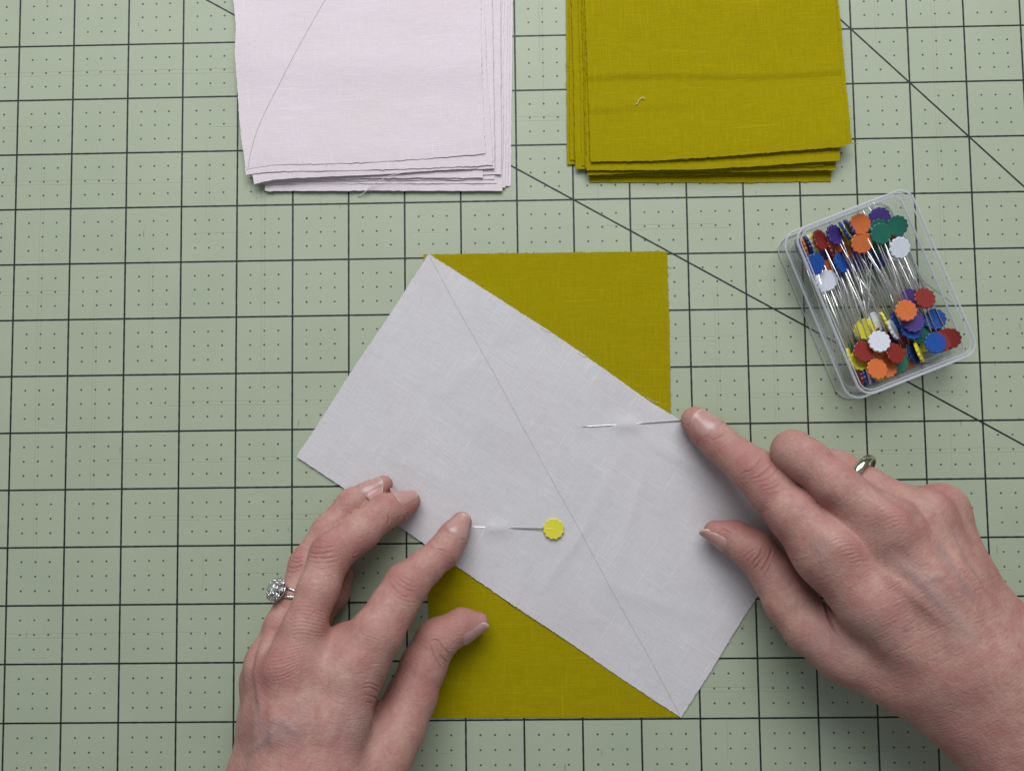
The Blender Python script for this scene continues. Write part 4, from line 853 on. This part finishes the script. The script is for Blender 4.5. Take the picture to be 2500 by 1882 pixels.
creaseR = [
 (zi, [(605, 740), (640, 700), (690, 690), (740, 650), (780, 600), (800, 570)], 1.9, .26, .7), (zi, [(690, 760), (760, 745), (820, 700), (870, 650), (890, 630)], 1.9, .28, .8), (zi, [(760, 790), (840, 760), (910, 700), (940, 650)], 1.7, .22, .6), (zi, [(640, 640), (700, 610), (760, 560)], 1.4, .12, .3),
 (zi, [(780, 830), (880, 800), (960, 730)], 1.6, .18, .5), (zi, [(800, 860), (900, 840), (990, 770)], 1.6, .16, .4), (zi, [(830, 900), (930, 880), (1020, 820)], 1.5, .12, .3), (zi, [(560, 680), (570, 620), (620, 560), (690, 530)], 1.6, .12, .2), (zi, [(570, 720), (590, 780), (640, 810)], 1.5, .12, .2),
 (zi, [(350, 420), (400, 400), (450, 370), (470, 345)], 1.8, .24, .5), (zi, [(350, 390), (410, 360), (430, 330)], 1.4, .12, .2), (zi, [(400, 470), (450, 450), (500, 400)], 1.3, .1, .1), (zi, [(110, 260), (135, 285), (160, 292)], 1.2, .15, -.3),
 # middle PIP
 (zi, [(960, 440), (1010, 400), (1080, 370), (1150, 365)], 1.5, .12, .2), (zi, [(960, 480), (1040, 430), (1130, 400), (1200, 400)], 1.5, .12, .2), (zi, [(980, 520), (1060, 470), (1160, 440)], 1.5, .1, .1),
 # thumb
 (zi, [(640, 1460), (680, 1410), (740, 1370)], 1.8, .26, .5), (zi, [(700, 1530), (740, 1470), (780, 1430), (800, 1360)], 2.0, .42, .8), (zi, [(720, 1560), (770, 1500), (800, 1440)], 1.6, .3, .6), (zi, [(770, 1590), (820, 1520), (870, 1430), (885, 1360)], 2.0, .42, .8), (zi, [(800, 1640), (850, 1560), (880, 1500)], 1.6, .24, .5),
 (zi, [(610, 1420), (640, 1380), (700, 1340)], 1.4, .14, .3), (zi, [(660, 1500), (700, 1450), (730, 1420)], 1.4, .2, .4), (zi, [(1640, 1640), (1600, 1560)], 1.2, .1, 0), (zi, [(400, 1120), (440, 1130), (490, 1160)], 1.2, .15, -.3), (zi, [(440, 1190), (490, 1220), (530, 1240)], 1.5, .3, .5),
 # deep fold between thumb and palm
 (cR, [(640, 860), (672, 920), (692, 990), (725, 1070)], 2.4, .9, .8),
]
for i in range(9): creaseR.append((zr, [(200 + 30 * i, 560 + 26 * i), (300 + 24 * i, 500 + 34 * i), (430 + 16 * i, 510 + 30 * i), (540 + 6 * i, 570 + 30 * i)], 1.7, .13, .25))
for i in range(7): creaseR.append((zr, [(640 + 24 * i, 280 + 34 * i), (740 + 22 * i, 240 + 34 * i), (860 + 16 * i, 250 + 32 * i), (960 + 12 * i, 300 + 28 * i)], 1.7, .11, .2))
for i in range(46):
    q = np.random.default_rng(900 + i); x0, y0 = q.uniform(500, 1700), q.uniform(900, 1650); ln = q.uniform(120, 240)
    creaseR.append((zr, [(x0, y0), (x0 + ln * .5, y0 - ln * .22 + q.normal(0, 6)), (x0 + ln, y0 - ln * .5)], 1.5, .09, .10))
for i in range(30):
    q = np.random.default_rng(500 + i); x0, y0 = q.uniform(300, 1500), q.uniform(1000, 1600); ln = q.uniform(100, 220)
    creaseL.append((z1, [(x0, y0), (x0 + ln * .5, y0 + ln * .12 + q.normal(0, 6)), (x0 + ln, y0 + ln * .3)], 1.4, .08, .08))
veinR = [(zr, [(780, 700), (950, 830), (1100, 960), (1250, 1130), (1420, 1300), (1600, 1460)], 15, .40, .55), (zr, [(1150, 470), (1230, 600), (1300, 760), (1360, 850), (1500, 1050), (1680, 1180)], 13, .3, .6), (zr, [(1100, 930), (1210, 900), (1330, 860)], 11, .35, .35), (zr, [(1330, 380), (1440, 620), (1600, 900), (1720, 1100)], 9, -.6, .35),
 (zr, [(1100, 640), (1250, 850), (1450, 1080), (1650, 1320)], 14, .7, -.1), (zr, [(1290, 560), (1420, 760), (1580, 960), (1750, 1200)], 12, .8, -.1), (zr, [(700, 830), (900, 980), (1150, 1180), (1400, 1400)], 16, .6, -.1), (zr, [(110, 500), (190, 680), (260, 820)], 13, .15, .5), (zr, [(960, 30), (1100, 180), (1240, 330)], 8, -.8, .25), (zr, [(620, 60), (780, 190), (960, 300), (1080, 450)], 8, -.7, .3)]
handR, JR = build_hand(cR, KR, segsR, palmR, 1.25, 0.8, patchR, creaseR, veinR, ((1300, 1300), (700, 600)),
    'right hand with a plain metal band, its index fingertip holding down the second pin')
nail(handR, JR, R_dip['index'], R_tip['index'], (.18, .30, 1), 3.9, 11.6, 60)
nail(handR, JR, R_dip['thumb'], R_tip['thumb'], (-.40, -.72, .72), 11.2, 12.6, 52, free=.10)

# ---------------------------------------------------------------- rings
def ring_band(c, axis, R, prof, n=72, squash=1.0, upv=None):
    """prof(a) -> list of (radial, along) offsets of the section at angle a"""
    axis = np.asarray(axis, float) / np.linalg.norm(axis); u = np.array([0, 0, 1.0]) - axis * axis[2]; u /= np.linalg.norm(u); w = np.cross(axis, u); V = []
    m = len(prof(0))
    for i in range(n):
        a = 2 * math.pi * i / n; rd = u * math.cos(a) + w * math.sin(a)
        for (r, s) in prof(a): V.append(c + rd * (R + r) + axis * s)
    Fc = [(i * m + k, i * m + (k + 1) % m, ((i + 1) % n) * m + (k + 1) % m, ((i + 1) % n) * m + k) for i in range(n) for k in range(m)]
    return V, Fc, u, w, axis
PA, ra_ = JR((818, 392, 28.5, 84)); PB, _ = JR((740, 345, 24, 84)); axr = JR((740, 345, 24, 84))[0] - JR((860, 412, 31, 84))[0]
def prof_gold(a):
    t = 1.0 + 0.45 * math.cos(a); return [(1.35 * t * (math.cos(b) * .5 + .5), 1.25 * t * math.sin(b)) for b in np.linspace(0, 2 * math.pi, 14, endpoint=False)]
V, Fc, u_, w_, _ = ring_band(PA + np.array([1.1, 2.0, 0.4]), axr, ra_ + 0.9, prof_gold)
tag(mesh_obj('finger_ring', V, Fc, M_GOLD), 'plain polished metal band on the ring finger of the right hand', 'ring')
PA, ra_ = JL((392, 742, 27.5, 91)); PB, _ = JL((460, 560, 21, 92)); axl = PB - PA; axl /= np.linalg.norm(axl)
ringroot = empty('gem_ring', PA); tag(ringroot, 'silver ring with a cluster of cut stones on the left hand', 'ring')
gdir = at(*cL(262, 684), 36.0) - PA; gdir -= axl * (gdir @ axl); gdir /= np.linalg.norm(gdir); wdir = np.cross(axl, gdir)
def split_band():
    mb = MB()
    for sgn in (-1, 1):
        P = []
        for i in range(49):
            a = math.radians(20 + 320 * i / 48); spread = 1.5 * np.clip((math.cos(a) - .2) / .8, 0, 1) ** 1.0
            P.append((gdir * math.cos(a) + wdir * math.sin(a)) * (ra_ + .75) + axl * sgn * (0.35 + spread))
        V, Fc = tube(P, [0.62] * 49, 8); mb.add(V, Fc)
        for i in list(range(2, 12)) + list(range(37, 47)):      # beaded edge
            p = P[i] * 1.0; n_ = p / np.linalg.norm(p); s = MB()
            for (rr, zz) in ((.5, 0), (.35, .3), (0.05, .42)): pass
            Vv = [p + n_ * .45 + .42 * np.array(v) for v in ((1, 0, 0), (0, 1, 0), (0, 0, 1), (-1, 0, 0), (0, -1, 0), (0, 0, -1))]
            mb.add(Vv, [(0, 1, 2), (1, 3, 2), (3, 4, 2), (4, 0, 2), (1, 0, 5), (3, 1, 5), (4, 3, 5), (0, 4, 5)])
    return mb.build('band', M_SILVER, ringroot)
split_band()
def brilliant(r, c, up, seed=0):
    up = up / np.linalg.norm(up); a0 = np.cross(up, [0.3, .8, .1]); a0 /= np.linalg.norm(a0); b0 = np.cross(up, a0); V = []
    for (rr, hh, off) in ((.55, .42, 0), (.85, .22, .5), (1.0, 0, 0), (.5, -.45, .5)):
        for k in range(8):
            a = 2 * math.pi * (k + off) / 8; V.append(c + r * (rr * (a0 * math.cos(a) + b0 * math.sin(a)) + hh * up))
    V.append(c - up * r * .8); Fc = [tuple(range(8))]
    for l in range(3):
        for k in range(8):
            k2 = (k + 1) % 8; Fc.append((l * 8 + k, (l + 1) * 8 + k, l * 8 + k2)); Fc.append((l * 8 + k2, (l + 1) * 8 + k, (l + 1) * 8 + k2))
    Fc += [(24 + k, 32, 24 + (k + 1) % 8) for k in range(8)]; return V, Fc
gc = gdir * (ra_ + 4.3)
V, Fc = brilliant(2.7, gc + gdir * .6, gdir); mesh_obj('center_stone', V, Fc, M_GEM, ringroot, smooth=False)
mbp = MB()
for k in range(8):
    a = 2 * math.pi * k / 8; d = axl * math.cos(a) + wdir * math.sin(a); p = gc + d * 3.55 - gdir * 1.1
    V, Fc = brilliant(1.15, p + gdir * .5, gdir + d * .4); mesh_obj('small_stone', V, Fc, M_GEM, ringroot, smooth=False)
    P = [p + (d * math.cos(b) + np.cross(gdir, d) * math.sin(b)) * 1.35 for b in np.linspace(0, 2 * math.pi, 13)]; mbp.add(*tube(P, .28, 6))
    mbp.add(*tube([gdir * (ra_ + .6) + d * 1.6, p - gdir * .4, gc + d * 2.75 + gdir * 1.25], [.35, .32, .26], 6))
P = [gc + (axl * math.cos(b) + wdir * math.sin(b)) * 2.75 + gdir * .3 for b in np.linspace(0, 2 * math.pi, 25)]; mbp.add(*tube(P, .3, 6))
P = [gc + (axl * math.cos(b) + wdir * math.sin(b)) * 3.9 - gdir * 2.6 for b in np.linspace(0, 2 * math.pi, 25)]; mbp.add(*tube(P, .36, 6))
mbp.build('setting', M_SILVER, ringroot)
